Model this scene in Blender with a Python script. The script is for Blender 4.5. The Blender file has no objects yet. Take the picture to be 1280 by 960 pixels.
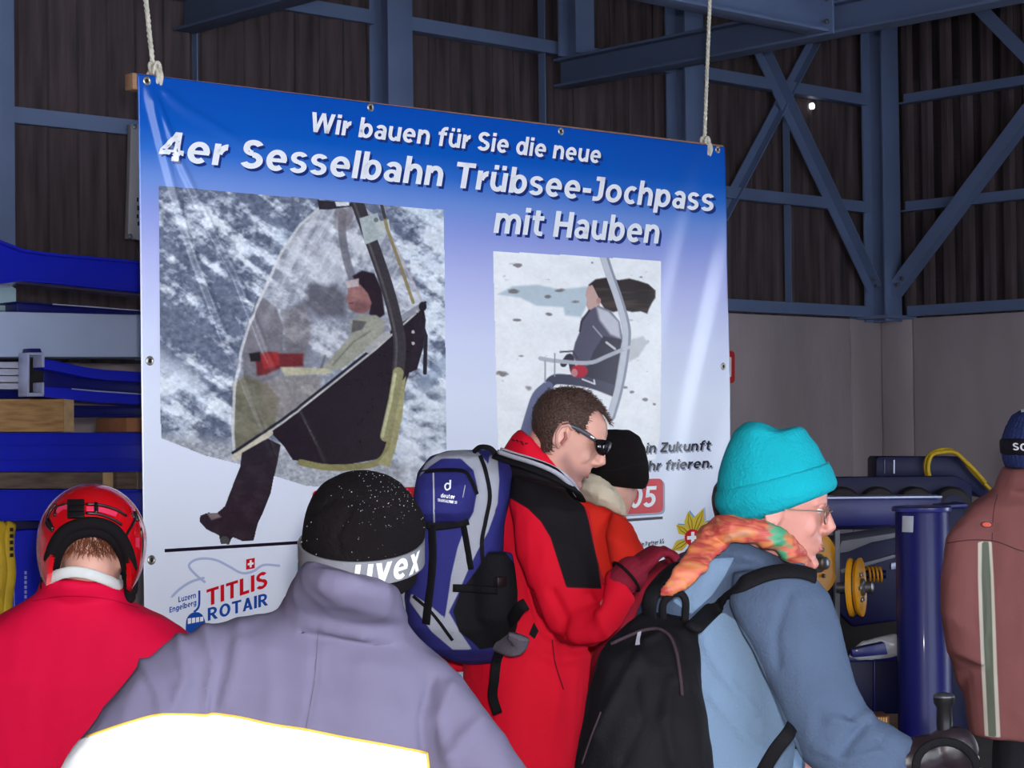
import bpy, bmesh, math, random
import numpy as np
from mathutils import Vector, Matrix

random.seed(7); rng = np.random.default_rng(7)
scene = bpy.context.scene
COL = scene.collection

def lin(c):
    out = []
    for v in c[:3]:
        v = v/255.0
        out.append(v/12.92 if v <= 0.04045 else ((v+0.055)/1.055)**2.4)
    return tuple(out)

# ---------------------------------------------------------------- camera
F_PX = 2500.0
EYE = np.array([0.0, 0.0, 1.68])
PITCH = math.atan(57.0/F_PX); ROLL = math.radians(0.672)
FWD = np.array([0, math.cos(PITCH), math.sin(PITCH)])
_r0 = np.array([1.0, 0, 0]); _u0 = np.array([0, -math.sin(PITCH), math.cos(PITCH)])
RGT = math.cos(ROLL)*_r0 - math.sin(ROLL)*_u0
UPV = math.sin(ROLL)*_r0 + math.cos(ROLL)*_u0
cam_d = bpy.data.cameras.new('camera'); cam = bpy.data.objects.new('camera', cam_d); COL.objects.link(cam)
cam_d.sensor_width = 36.0; cam_d.lens = 36.0*F_PX/1280.0; cam_d.clip_start = 0.05
cam.matrix_world = Matrix(((RGT[0], UPV[0], -FWD[0], EYE[0]), (RGT[1], UPV[1], -FWD[1], EYE[1]),
                           (RGT[2], UPV[2], -FWD[2], EYE[2]), (0, 0, 0, 1)))
scene.camera = cam

# ---------------------------------------------------------------- world: overcast winter daylight
world = bpy.data.worlds.new('overcast_sky'); scene.world = world; world.use_nodes = True
bg = world.node_tree.nodes['Background']; bg.inputs[0].default_value = (0.80, 0.88, 1.0, 1); bg.inputs[1].default_value = 6.2
# the photographer's flash, just above the lens
fl = bpy.data.lights.new('camera_flash', 'POINT'); fl.energy = 430; fl.shadow_soft_size = 0.03; fl.color = (1.0, 0.985, 0.98)
flo = bpy.data.objects.new('camera_flash', fl); COL.objects.link(flo)
flo.location = tuple(EYE + UPV*0.11 + RGT*0.05)
vs = scene.view_settings
vs.view_transform = 'Standard'; vs.look = 'None'; vs.gamma = 1.0; vs.use_curve_mapping = False; vs.exposure = 0.0

# ---------------------------------------------------------------- pixel <-> place helpers
def ray(px, py):
    return FWD + RGT*((px-640.0)/F_PX) - UPV*((py-480.0)/F_PX)
def P(px, py, depth):
    d = ray(px, py); return EYE + d*(depth/d[1])
def hit(px, py, p0, n):
    d = ray(px, py); return EYE + d*(np.dot(np.asarray(p0)-EYE, n)/np.dot(d, n))
def proj(pts):
    q = np.asarray(pts)-EYE
    z = q@FWD
    return 640+F_PX*(q@RGT)/z, 480-F_PX*(q@UPV)/z
CORNER = np.array([2.39, 13.0, 0.0])
DB = np.array([.735, .678, 0]); DB = DB/np.linalg.norm(DB)
NB = np.array([DB[1], -DB[0], 0])          # out of the back wall, into the hall; also along the side wall
ZUP = np.array([0, 0, 1.0])
def WB(t, z, b=0.0): return CORNER - DB*t + NB*b + ZUP*z
def Pb(px, py, b): return hit(px, py, CORNER+NB*b, NB)

# ---------------------------------------------------------------- numpy noise
def _hash(ix, iy, iz):
    h = (ix*374761393 + iy*668265263 + iz*1274126177) & 0xffffffff
    h = ((h ^ (h >> 13))*1274126177) & 0xffffffff
    return ((h ^ (h >> 16)) & 0xffff)/65535.0
def vnoise(p):
    p = np.asarray(p, dtype=float); i = np.floor(p).astype(np.int64); f = p-i; f = f*f*(3-2*f)
    r = 0
    for a in (0, 1):
        for b in (0, 1):
            for c in (0, 1):
                w = (f[..., 0] if a else 1-f[..., 0])*(f[..., 1] if b else 1-f[..., 1])*(f[..., 2] if c else 1-f[..., 2])
                r = r + w*_hash(i[..., 0]+a+1000, i[..., 1]+b+1000, i[..., 2]+c+1000)
    return r
def fbm(p, o=4):
    p = np.asarray(p, dtype=float); r = 0; a = 1; s = 0
    for k in range(o):
        r = r + a*vnoise(p*(2**k)+17.3*k); s += a; a *= .5
    return r/s

# ---------------------------------------------------------------- materials
MATS = {}
def material(name, col, rough=.6, metal=0.0, var=.12, vscale=6.0, bump=0.0, bscale=80.0, stretch=(1, 1, 1), coat=0.0, spec=.5,
             col2=None, panels=None, ramp=None, vcol=None, sheen=0.0, transmission=0.0):
    if name in MATS: return MATS[name]
    m = bpy.data.materials.new(name); m.use_nodes = True; MATS[name] = m
    nt = m.node_tree; N = nt.nodes; L = nt.links; bs = N['Principled BSDF']
    tc = N.new('ShaderNodeTexCoord'); mp = N.new('ShaderNodeMapping'); mp.inputs['Scale'].default_value = stretch
    L.new(tc.outputs['Object'], mp.inputs['Vector'])
    nz = N.new('ShaderNodeTexNoise'); nz.inputs['Scale'].default_value = vscale; nz.inputs['Detail'].default_value = 5
    L.new(mp.outputs[0], nz.inputs['Vector'])
    if vcol:
        at = N.new('ShaderNodeAttribute'); at.attribute_name = vcol; csock = at.outputs['Color']
    elif ramp:
        at = N.new('ShaderNodeAttribute'); at.attribute_name = ramp[0]
        cr = N.new('ShaderNodeValToRGB'); el = cr.color_ramp.elements
        for k, (pos, c) in enumerate(ramp[1]):
            e = el[k] if k < 2 else el.new(pos)
            e.position = pos; e.color = (*lin(c), 1)
        L.new(at.outputs['Fac'], cr.inputs[0]); csock = cr.outputs[0]
    else:
        c = lin(col); mx = N.new('ShaderNodeMix'); mx.data_type = 'RGBA'
        if col2 is None:
            a = tuple(x*(1-var) for x in c); b = tuple(min(1, x*(1+var)) for x in c)
        else:
            a = c; b = lin(col2)
        mr = N.new('ShaderNodeMapRange'); mr.inputs[1].default_value = .3; mr.inputs[2].default_value = .7
        L.new(nz.outputs['Fac'], mr.inputs[0]); L.new(mr.outputs[0], mx.inputs[0])
        mx.inputs[6].default_value = (*a, 1); mx.inputs[7].default_value = (*b, 1); csock = mx.outputs[2]
    for attr, pc in (panels or []):
        at = N.new('ShaderNodeAttribute'); at.attribute_name = attr
        mr = N.new('ShaderNodeMapRange'); mr.inputs[1].default_value = -.7; mr.inputs[2].default_value = .7
        L.new(at.outputs['Fac'], mr.inputs[0])
        mx = N.new('ShaderNodeMix'); mx.data_type = 'RGBA'
        L.new(mr.outputs[0], mx.inputs[0]); L.new(csock, mx.inputs[6]); mx.inputs[7].default_value = (*lin(pc), 1); csock = mx.outputs[2]
    L.new(csock, bs.inputs['Base Color'])
    bs.inputs['Roughness'].default_value = rough; bs.inputs['Metallic'].default_value = metal
    bs.inputs['Specular IOR Level'].default_value = spec
    if coat: bs.inputs['Coat Weight'].default_value = coat; bs.inputs['Coat Roughness'].default_value = .06
    if sheen: bs.inputs['Sheen Weight'].default_value = sheen; bs.inputs['Sheen Roughness'].default_value = .6
    if transmission: bs.inputs['Transmission Weight'].default_value = transmission
    if bump:
        nb = N.new('ShaderNodeTexNoise'); nb.inputs['Scale'].default_value = bscale; nb.inputs['Detail'].default_value = 4
        L.new(mp.outputs[0], nb.inputs['Vector'])
        bp = N.new('ShaderNodeBump'); bp.inputs['Strength'].default_value = bump; bp.inputs['Distance'].default_value = .01
        L.new(nb.outputs['Fac'], bp.inputs['Height']); L.new(bp.outputs[0], bs.inputs['Normal'])
    return m

# ---------------------------------------------------------------- geometry collector
def nrm(v):
    v = np.asarray(v, float); n = np.linalg.norm(v); return v/n if n > 1e-12 else v
class Geo:
    def __init__(s): s.v = []; s.f = []
    def add(s, vs_, fs_):
        o = len(s.v); s.v += [tuple(map(float, q)) for q in vs_]; s.f += [tuple(i+o for i in f) for f in fs_]; return s
    def box(s, c, size, ax=None):
        ax = np.eye(3) if ax is None else np.array([nrm(a) for a in ax]); h = np.array(size)/2.0
        vs_ = [np.asarray(c)+ax[0]*h[0]*i+ax[1]*h[1]*j+ax[2]*h[2]*k for i in (-1, 1) for j in (-1, 1) for k in (-1, 1)]
        return s.add(vs_, [(0, 1, 3, 2), (4, 6, 7, 5), (0, 4, 5, 1), (2, 3, 7, 6), (0, 2, 6, 4), (1, 5, 7, 3)])
    def rings(s, rs, cap=True, closed=False):
        n = len(rs[0]); vs_ = [p for r in rs for p in r]; fs_ = []
        m = len(rs)
        for i in range(m-1 if not closed else m):
            j = (i+1) % m
            for k in range(n): fs_.append((i*n+k, i*n+(k+1) % n, j*n+(k+1) % n, j*n+k))
        if cap and not closed:
            a = len(vs_); vs_ += [np.mean(rs[0], axis=0), np.mean(rs[-1], axis=0)]
            for k in range(n):
                fs_.append((a, (k+1) % n, k)); fs_.append((a+1, (m-1)*n+k, (m-1)*n+(k+1) % n))
        return s.add(vs_, fs_)
    def tube(s, pts, rad, n=12, up=None, cap=True, closed=False, round_ends=False):
        pts = [np.asarray(p, float) for p in pts]; m = len(pts)
        if not hasattr(rad, '__len__'): rad = [rad]*m
        rs = []; prev = None
        for i, p in enumerate(pts):
            if closed: t = nrm(pts[(i+1) % m]-pts[i-1])
            else: t = nrm(pts[min(i+1, m-1)]-pts[max(i-1, 0)])
            if up is not None: u = np.asarray(up, float)
            elif prev is not None: u = prev
            else: u = ZUP if abs(t[2]) < .9 else np.array([0, 1.0, 0])
            sd = nrm(np.cross(t, u)); u2 = nrm(np.cross(sd, t)); prev = u2
            r = rad[i]; ra, rb = (r if hasattr(r, '__len__') else (r, r))
            rs.append([p+sd*ra*math.cos(2*math.pi*k/n)+u2*rb*math.sin(2*math.pi*k/n) for k in range(n)])
        if round_ends and not closed:
            def dome(r0, p, d, rr):
                out = []
                for q in (.45, .8, .97):
                    out.append([p+d*rr*q + (np.asarray(x)-p)*math.sqrt(1-q*q) for x in r0])
                return out
            r0 = rad[0] if not hasattr(rad[0], '__len__') else min(rad[0]); r1 = rad[-1] if not hasattr(rad[-1], '__len__') else min(rad[-1])
            rs = dome(rs[0], pts[0], nrm(pts[0]-pts[1]), r0)[::-1] + rs + dome(rs[-1], pts[-1], nrm(pts[-1]-pts[-2]), r1)
        return s.rings(rs, cap=cap, closed=closed)
    def prism(s, top, off):
        """polygon of 3-D points extruded by the vector off"""
        n = len(top); vs_ = [np.asarray(p, float) for p in top]+[np.asarray(p, float)+off for p in top]
        return s.add(vs_, [tuple(range(n)), tuple(range(2*n-1, n-1, -1))]+[(k, k+n, (k+1) % n+n, (k+1) % n) for k in range(n)])
    def lathe(s, prof, c, axis, n=24, cap=True):
        a = nrm(axis); u = nrm(np.cross(a, ZUP if abs(a[2]) < .9 else np.array([1.0, 0, 0]))); w = np.cross(a, u)
        return s.rings([[np.asarray(c)+a*h+(u*math.cos(2*math.pi*k/n)+w*math.sin(2*math.pi*k/n))*max(r, 1e-5) for k in range(n)] for r, h in prof], cap=cap)
    def ell(s, c, r, ax=None, nu=16, nv=10):
        ax = np.eye(3) if ax is None else np.array([nrm(a) for a in ax]); rs = []
        for j in range(1, nv):
            a = math.pi*j/nv
            rs.append([np.asarray(c)+ax[0]*r[0]*math.sin(a)*math.cos(2*math.pi*k/nu)+ax[1]*r[1]*math.sin(a)*math.sin(2*math.pi*k/nu)+ax[2]*r[2]*math.cos(a) for k in range(nu)])
        return s.rings(rs)
    def loft(s, pairs, depth, k=.6, n=20, dome=0.0, sup=2.0):
        """rings spanned between a left and a right outline point (x,y,x,y[,depth[,k]]), as deep as k of their width"""
        rs = []
        for q in pairs:
            d = q[4] if len(q) > 4 and q[4] is not None else depth; kk = q[5] if len(q) > 5 else k
            a = P(q[0], q[1], d); b = P(q[2], q[3], d); c = (a+b)/2; h = (b-a)/2; w = np.linalg.norm(h)
            dv = np.array([0, 1.0, 0])
            ring = []
            for i in range(n):
                t = 2*math.pi*i/n; cs, sn = math.cos(t), math.sin(t)
                cs = math.copysign(abs(cs)**(2/sup), cs); sn = math.copysign(abs(sn)**(2/sup), sn)
                ring.append(c+h*cs+dv*w*kk*sn)
            rs.append(ring)
        return s.rings(rs)
    def ibeam(s, a, b, h, w, up=ZUP, tf=.012, tw=.008):
        a = np.asarray(a, float); b = np.asarray(b, float); t = nrm(b-a); sd = nrm(np.cross(t, up)); u = np.cross(sd, t)
        H, W = h/2, w/2; T = tw/2
        pr = [(-W, -H), (W, -H), (W, -H+tf), (T, -H+tf), (T, H-tf), (W, H-tf), (W, H), (-W, H), (-W, H-tf), (-T, H-tf), (-T, -H+tf), (-W, -H+tf)]
        return s.prism([a+sd*x+u*y for x, y in pr], b-a)
    def angle(s, a, b, w, up, tk=.008):
        a = np.asarray(a, float); b = np.asarray(b, float); t = nrm(b-a); sd = nrm(np.cross(t, up)); u = np.cross(sd, t)
        pr = [(-w/2, -w/2), (w/2, -w/2), (w/2, -w/2+tk), (-w/2+tk, -w/2+tk), (-w/2+tk, w/2), (-w/2, w/2)]
        return s.prism([a+sd*x+u*y for x, y in pr], b-a)

def finish(me, smooth):
    if smooth:
        me.polygons.foreach_set('use_smooth', [True]*len(me.polygons))
    me.update()
def put(name, me, mat, parent=None):
    o = bpy.data.objects.new(name, me); COL.objects.link(o)
    if mat is not None:
        me.materials.clear(); me.materials.append(mat)
    if parent is not None:
        o.parent = parent
        b = parent.location if parent.type == 'EMPTY' else Vector(parent['_o']) if '_o' in parent else Vector((0, 0, 0))
        if parent.parent is not None: b = Vector(parent['_o'])
        o.matrix_parent_inverse = Matrix.Translation(-b)
    o['_o'] = (0.0, 0.0, 0.0)
    return o
def build(name, g, mat, parent=None, smooth=False, bevel=0.0, sharp=35):
    me = bpy.data.meshes.new(name); me.from_pydata(g.v, [], g.f)
    bm = bmesh.new(); bm.from_mesh(me)
    bmesh.ops.recalc_face_normals(bm, faces=bm.faces)
    if bevel:
        es = [e for e in bm.edges if len(e.link_faces) == 2 and e.calc_face_angle(0) > math.radians(40)]
        bmesh.ops.bevel(bm, geom=es, offset=bevel, segments=2, affect='EDGES', profile=.5, clamp_overlap=True)
    bm.to_mesh(me); bm.free()
    finish(me, smooth or bevel > 0)
    if smooth and sharp: me.set_sharp_from_angle(angle=math.radians(sharp))
    elif bevel: me.set_sharp_from_angle(angle=math.radians(40))
    return put(name, me, mat, parent)
def fused(name, g, mat, parent=None, voxel=.008, smooth=5, disp=None, panels=None, vcolor=None):
    """overlapping closed shapes grown into one continuous skin"""
    me = bpy.data.meshes.new('tmp'); me.from_pydata(g.v, [], g.f)
    bm = bmesh.new(); bm.from_mesh(me); bmesh.ops.recalc_face_normals(bm, faces=bm.faces); bm.to_mesh(me); bm.free()
    o = bpy.data.objects.new('tmp', me); COL.objects.link(o)
    md = o.modifiers.new('r', 'REMESH'); md.mode = 'VOXEL'; md.voxel_size = voxel
    sm = o.modifiers.new('s', 'SMOOTH'); sm.factor = .5; sm.iterations = smooth
    bpy.context.view_layer.update()
    dg = bpy.context.evaluated_depsgraph_get()
    m2 = bpy.data.meshes.new_from_object(o.evaluated_get(dg)); m2.name = name
    bpy.data.objects.remove(o); bpy.data.meshes.remove(me)
    n = len(m2.vertices); co = np.empty(n*3); m2.vertices.foreach_get('co', co); co = co.reshape(-1, 3)
    if disp is not None:
        no = np.empty(n*3); m2.vertices.foreach_get('normal', no); no = no.reshape(-1, 3)
        co = co + no*disp(co, no)[:, None]
        m2.vertices.foreach_set('co', co.ravel())
    if panels:
        no = np.empty(n*3); m2.vertices.foreach_get('normal', no); no = no.reshape(-1, 3)
        for an, fn in panels:
            at = m2.attributes.new(an, 'FLOAT', 'POINT'); at.data.foreach_set('value', np.ascontiguousarray(fn(co, no), dtype=np.float32))
    finish(m2, True)
    return put(name, m2, mat, parent)

def thing(name, label, cat, loc, group=None):
    o = bpy.data.objects.new(name, None); COL.objects.link(o); o.empty_display_size = .1
    o.location = tuple(map(float, loc)); o['label'] = label; o['category'] = cat; o['_o'] = tuple(map(float, loc))
    if group: o['group'] = group
    return o
def tag(o, label, cat, group=None):
    o['label'] = label; o['category'] = cat
    if group: o['group'] = group
    # give a single-mesh thing its origin at its base
    co = np.array([v.co for v in o.data.vertices]); b = Vector((*(co[:, :2].mean(0)), co[:, 2].min()))
    o.data.transform(Matrix.Translation(-b)); o.location = b; o['_o'] = (0.0, 0.0, 0.0) ; o['_o'] = tuple(b)
    return o
def struct(o): o['kind'] = 'structure'; return o

def sdpoly(X, Y, poly):
    """signed distance in pixels, positive inside"""
    X = np.asarray(X, float); Y = np.asarray(Y, float); d = np.full(X.shape, 1e9); ins = np.zeros(X.shape, bool); n = len(poly)
    for i in range(n):
        x0, y0 = poly[i]; x1, y1 = poly[(i+1) % n]; ex, ey = x1-x0, y1-y0; L = ex*ex+ey*ey+1e-12
        t = np.clip(((X-x0)*ex+(Y-y0)*ey)/L, 0, 1)
        d = np.minimum(d, (X-x0-t*ex)**2+(Y-y0-t*ey)**2)
        if y0 != y1:
            c = ((Y >= min(y0, y1)) & (Y < max(y0, y1))) & (X < x0+(Y-y0)*ex/(y1-y0)); ins ^= c
    d = np.sqrt(d); return np.where(ins, d, -d)
def dline(X, Y, pts):
    d = np.full(np.shape(X), 1e9)
    for (x0, y0), (x1, y1) in zip(pts[:-1], pts[1:]):
        ex, ey = x1-x0, y1-y0; L = ex*ex+ey*ey+1e-12; t = np.clip(((X-x0)*ex+(Y-y0)*ey)/L, 0, 1)
        d = np.minimum(d, (X-x0-t*ex)**2+(Y-y0-t*ey)**2)
    return np.sqrt(d)
def spline(pts, n=8):
    """Catmull-Rom through the points"""
    pts = [np.asarray(p, float) for p in pts]; q = [2*pts[0]-pts[1]]+pts+[2*pts[-1]-pts[-2]]; out = []
    for i in range(1, len(q)-2):
        for k in range(n):
            t = k/n
            out.append(.5*((2*q[i])+(-q[i-1]+q[i+1])*t+(2*q[i-1]-5*q[i]+4*q[i+1]-q[i+2])*t*t+(-q[i-1]+3*q[i]-3*q[i+1]+q[i+2])*t**3))
    out.append(pts[-1]); return out
# ================================================================ THE HALL
M_CONC = material('weathered_concrete', (160, 147, 150), rough=.9, var=.22, vscale=1.6, bump=.25, bscale=30, stretch=(1, 1, .35))
M_CONC2 = material('concrete_panel_cast', (166, 152, 154), rough=.9, var=.25, vscale=2.2, bump=.3, bscale=24, stretch=(1.4, 1.4, .25))
M_FLOOR = material('floor_screed', (105, 102, 100), rough=.85, var=.25, vscale=1.2, bump=.2, bscale=20)
M_CLAD = material('brown_cladding', (66, 54, 57), rough=.85, var=.5, vscale=22, bump=.35, bscale=40, stretch=(1, 1, .09))
M_STEEL = material('blue_grey_steel', (96, 112, 146), rough=.55, var=.10, vscale=3)
M_ROOF = material('dark_roof_boards', (70, 58, 52), rough=.9, var=.3, vscale=8, stretch=(1, 6, 1))
M_SNOW = material('trodden_snow', (232, 238, 246), rough=.8, var=.04, vscale=.6)
M_BOLT = material('steel_bolt', (120, 122, 128), rough=.35, metal=.8)
M_DARK = material('dark_gap', (26, 24, 26), rough=.9)

T_MAX, B_MAX, H_TOP = 16.0, 12.5, 5.2
CONC_H = 2.36
g = Geo(); g.prism([WB(-.4, 0, -.4), WB(T_MAX+.4, 0, -.4), WB(T_MAX+.4, 0, B_MAX), WB(-.4, 0, B_MAX)], -ZUP*.2)
struct(build('floor', g, M_FLOOR))
g = Geo(); g.prism([WB(-40, -.06, B_MAX), WB(T_MAX+40, -.06, B_MAX), WB(T_MAX+40, -.06, B_MAX+60), WB(-40, -.06, B_MAX+60)], -ZUP*.3)
struct(build('ground_outside', g, M_SNOW))
g = Geo(); g.prism([WB(-.5, H_TOP, -.5), WB(T_MAX+.5, H_TOP, -.5), WB(T_MAX+.5, H_TOP, B_MAX), WB(-.5, H_TOP, B_MAX)], ZUP*.2)
ceiling = struct(build('ceiling', g, M_ROOF))

def clad_profile(w, pitch=.15, d=.02):
    out = []; x = 0
    while x < w-1e-6:
        for fx, fy in ((0, 0), (.32, 0), (.5, 1), (.82, 1)):
            xx = x+fx*pitch
            if xx < w: out.append((xx, fy*d))
        x += pitch
    out.append((w, 0)); return out
def cladding(wall, org, direc, nor, length, z0, z1):
    k = 0; x = 0.0
    while x < length:
        w = min(1.05, length-x); pr = clad_profile(w); lift = .004*(k % 2); off = .02*(((k*37) % 7)/7-.5)
        g = Geo(); vs_ = []; fs_ = []
        for zz in (z0, z1):
            for (a, b) in pr: vs_.append(org+direc*(x+a)+nor*(b+lift)+ZUP*zz)
        n = len(pr)
        for i in range(n-1): fs_.append((i, i+1, n+i+1, n+i))
        m = 2*n
        for (a, b) in ((0, 0), (w, 0)):
            pass
        g.add(vs_, fs_)
        # folded back edges give the sheet its thickness
        g.add([vs_[0], vs_[n], vs_[n]-nor*.03, vs_[0]-nor*.03], [(0, 1, 2, 3)])
        g.add([vs_[n-1], vs_[2*n-1], vs_[2*n-1]-nor*.03, vs_[n-1]-nor*.03], [(0, 3, 2, 1)])
        build('cladding_sheet', g, M_CLAD, wall)
        x += 1.056; k += 1

# ---- back wall: concrete base, cladding, steel frame
g = Geo(); g.prism([WB(-.3, 0, 0), WB(T_MAX, 0, 0), WB(T_MAX, CONC_H-.02, 0), WB(-.3, CONC_H-.02, 0)], -NB*.25)
g.prism([WB(-.3, CONC_H-.02, -.1), WB(T_MAX, CONC_H-.02, -.1), WB(T_MAX, H_TOP, -.1), WB(-.3, H_TOP, -.1)], -NB*.05)
wall_back = struct(build('wall_back', g, M_DARK))
def panels_on(wall, org, direc, nor, edges):
    for a, b in zip(edges[:-1], edges[1:]):
        g = Geo(); p = [org+direc*(a+.006), org+direc*(b-.006)]
        g.prism([p[0], p[1], p[1]+ZUP*CONC_H, p[0]+ZUP*CONC_H], nor*.05)
        build('concrete_panel', g, M_CONC2 if int(a*7) % 2 else M_CONC, wall, bevel=.004)
ORG = CORNER.copy()
panels_on(wall_back, ORG, -DB, NB, [0.0, .36, 1.98, 4.18, 6.3, 8.5, 10.7, 12.9, 16.0])
cladding(wall_back, ORG, -DB, NB, 4.2, CONC_H, H_TOP); cladding(wall_back, WB(4.224, 0, .06), -DB, NB, T_MAX-4.224, 2.0, H_TOP)
def on_back(px, py, b=.14):
    q = Pb(px, py, b); return q
def hcol(wall, base, axw, axd, z0, z1, w=.16, d=.16):
    g = Geo(); g.ibeam(base+ZUP*z0, base+ZUP*z1, d, w, up=axd, tf=.014, tw=.01)
    return build('column', g, M_STEEL, wall, bevel=.0015)
COLS_T = [1.98, 4.18, 6.41, 8.5, 10.7, 12.9]
for t in COLS_T:
    c = hcol(wall_back, WB(t, 0, .13), DB, NB, CONC_H-.02, H_TOP)
# shallow pad under each column
    g = Geo(); g.box(WB(t, CONC_H+.004, .13), (.24, .2, .016), (DB, NB, ZUP)); build('base_plate', g, M_STEEL, wall_back)
GIRT_Z = (2.405, 3.075, 3.765, 4.45)
bays = [.14]+COLS_T
for z in GIRT_Z:
    for a, b in zip(bays[:-1], bays[1:]):
        g = Geo(); g.angle(WB(a+.085, z, .075), WB(b-.085, z, .075), .07, ZUP); build('girt', g, M_STEEL, wall_back)
def mid_post(t, z0, z1):
    g = Geo(); g.angle(WB(t, z0, .075), WB(t, z1, .075), .05, NB, .006); build('post', g, M_STEEL, wall_back)
mid_post(.98, CONC_H+.05, 3.70); mid_post(3.05, CONC_H+.05, H_TOP); mid_post(5.3, CONC_H+.05, H_TOP)
# cross bracing in the corner bay
def brace(wall, a, b, w=.075, up=None):
    g = Geo(); g.angle(a, b, w, up if up is not None else NB, .008); return build('brace', g, M_STEEL, wall)
brace(wall_back, on_back(952, 62), on_back(1094, 362))
brace(wall_back, on_back(1018, 52, .1), on_back(902, 272, .1), .06)
for q in ((1091, 349), (1095, 357)):
    g = Geo(); g.lathe([(.013, 0), (.013, .012), (.006, .016)], on_back(*q, .155), NB, 8); build('bolt', g, M_BOLT, wall_back)

# ---- side wall on the right, running towards the camera, with an unseen gateway opened for daylight
SIDE_LEN, GATE_END = 5.4, 7.6
g = Geo()
for a, b in ((0, SIDE_LEN), (GATE_END, B_MAX)):
    g.prism([WB(0, 0, a), WB(0, 0, b), WB(0, H_TOP, b), WB(0, H_TOP, a)], DB*.25)
g.prism([WB(0, 2.6, SIDE_LEN), WB(0, 2.6, GATE_END), WB(0, H_TOP, GATE_END), WB(0, H_TOP, SIDE_LEN)], DB*.25)
wall_right = struct(build('wall_right', g, M_DARK))
panels_on(wall_right, ORG, NB, -DB, [0.05, .30, 2.3, 5.4]); panels_on(wall_right, ORG, NB, -DB, [7.6, 10.0, 12.5])
cladding(wall_right, ORG, NB, -DB, SIDE_LEN, CONC_H, H_TOP)
hcol(wall_right, WB(.15, 0, .15), DB, NB, CONC_H-.02, H_TOP, .17, .17)
g = Geo(); g.box(WB(.15, CONC_H+.006, .15), (.30, .30, .02), (DB, NB, ZUP)); build('base_plate', g, M_STEEL, wall_right)
hcol(wall_right, WB(.13, 0, 2.3), NB, DB, CONC_H-.02, H_TOP); hcol(wall_right, WB(.13, 0, 4.1), NB, DB, 0.0, H_TOP)
for z in GIRT_Z:
    for a, b in ((.26, 2.21), (2.39, 4.0)):
        g = Geo(); g.angle(WB(.075, z, a), WB(.075, z, b), .07, ZUP); build('girt', g, M_STEEL, wall_right)
def on_side(px, py, t=.14): return hit(px, py, CORNER-DB*t, DB)
brace(wall_right, on_side(1117, 366), on_side(1300, 122), .085, DB)
brace(wall_right, on_side(1212, -6), on_side(1300, 84), .085, DB)
for q in ((1122, 356), (1128, 348)):
    g = Geo(); g.lathe([(.014, 0), (.014, .012), (.006, .016)], on_side(*q, .19), -DB, 8); build('bolt', g, M_BOLT, wall_right)
# daylight through a small cladding hole is a glowing disc, built further down
# ---- unseen front wall behind the photographer, gate opening shaped for the banner's reflections
GATE_T = 5.0
g = Geo()
for a, b, z0, z1 in ((-.25, GATE_T, 0, H_TOP), (15.2, T_MAX, 0, H_TOP), (GATE_T, 15.2, 4.6, H_TOP)):
    g.prism([WB(a, z0, B_MAX), WB(b, z0, B_MAX), WB(b, z1, B_MAX), WB(a, z1, B_MAX)], NB*.2)
struct(build('wall_front', g, M_CONC))
# ---- left wall
g = Geo(); g.prism([WB(T_MAX, 0, -.3), WB(T_MAX, 0, B_MAX), WB(T_MAX, H_TOP, B_MAX), WB(T_MAX, H_TOP, -.3)], -DB*.25)
wall_left = struct(build('wall_left', g, M_CONC))
cladding(wall_left, WB(T_MAX, 0, 0), NB, DB, B_MAX, CONC_H, H_TOP)

# ---- roof beams: cross beams from the wall into the hall, and a bearer bolted between them
def roof_beam(name, a, b, h=.155, w=.12):
    g = Geo(); g.ibeam(a, b, h, w, tf=.014, tw=.01); return build(name, g, M_STEEL, ceiling, bevel=.0015)
BZ = 3.625
for t in (2.95, 5.39, 7.83, 10.27, 12.7):
    roof_beam('cross_beam', WB(t, BZ, .1), WB(t, BZ, B_MAX))
    g = Geo(); g.ibeam(WB(t, BZ+.085, .22), WB(t, H_TOP, .22), .14, .14, up=NB, tf=.012); build('stub_post', g, M_STEEL, ceiling)
    for b in (4.6, 8.6, 12.0):
        g = Geo(); g.ibeam(WB(t, BZ+.085, b), WB(t, H_TOP, b), .12, .12, up=NB, tf=.012); build('stub_post', g, M_STEEL, ceiling)
for b in (1.95, 5.0, 8.0):
    roof_beam('bearer_beam', WB(3.01, BZ+.03, b), WB(5.33, BZ+.03, b), .2, .12)
    g = Geo(); g.box(WB(3.02, BZ+.03, b), (.014, .16, .22), (DB, NB, ZUP)); build('end_plate', g, M_STEEL, ceiling)
    for dz in (-.05, .06):
        for db in (-.05, .05):
            g = Geo(); g.lathe([(.014, 0), (.014, .012), (.006, .016)], WB(3.027, BZ+.03+dz, b+db), -DB, 8); build('bolt', g, M_BOLT, ceiling)
# glowing disc standing in for daylight through a hole high in the back wall
g = Geo(); g.lathe([(.014, 0), (.02, .004), (.02, .02), (.013, .024)], on_back(1013, 133, .03), NB, 12)
M_HOLE = material('daylight_hole', (255, 255, 255)); 
M_HOLE.node_tree.nodes['Principled BSDF'].inputs['Emission Color'].default_value = (1, 1, 1, 1)
M_HOLE.node_tree.nodes['Principled BSDF'].inputs['Emission Strength'].default_value = 3.0
build('vent_hole', g, M_HOLE, wall_back)
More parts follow.
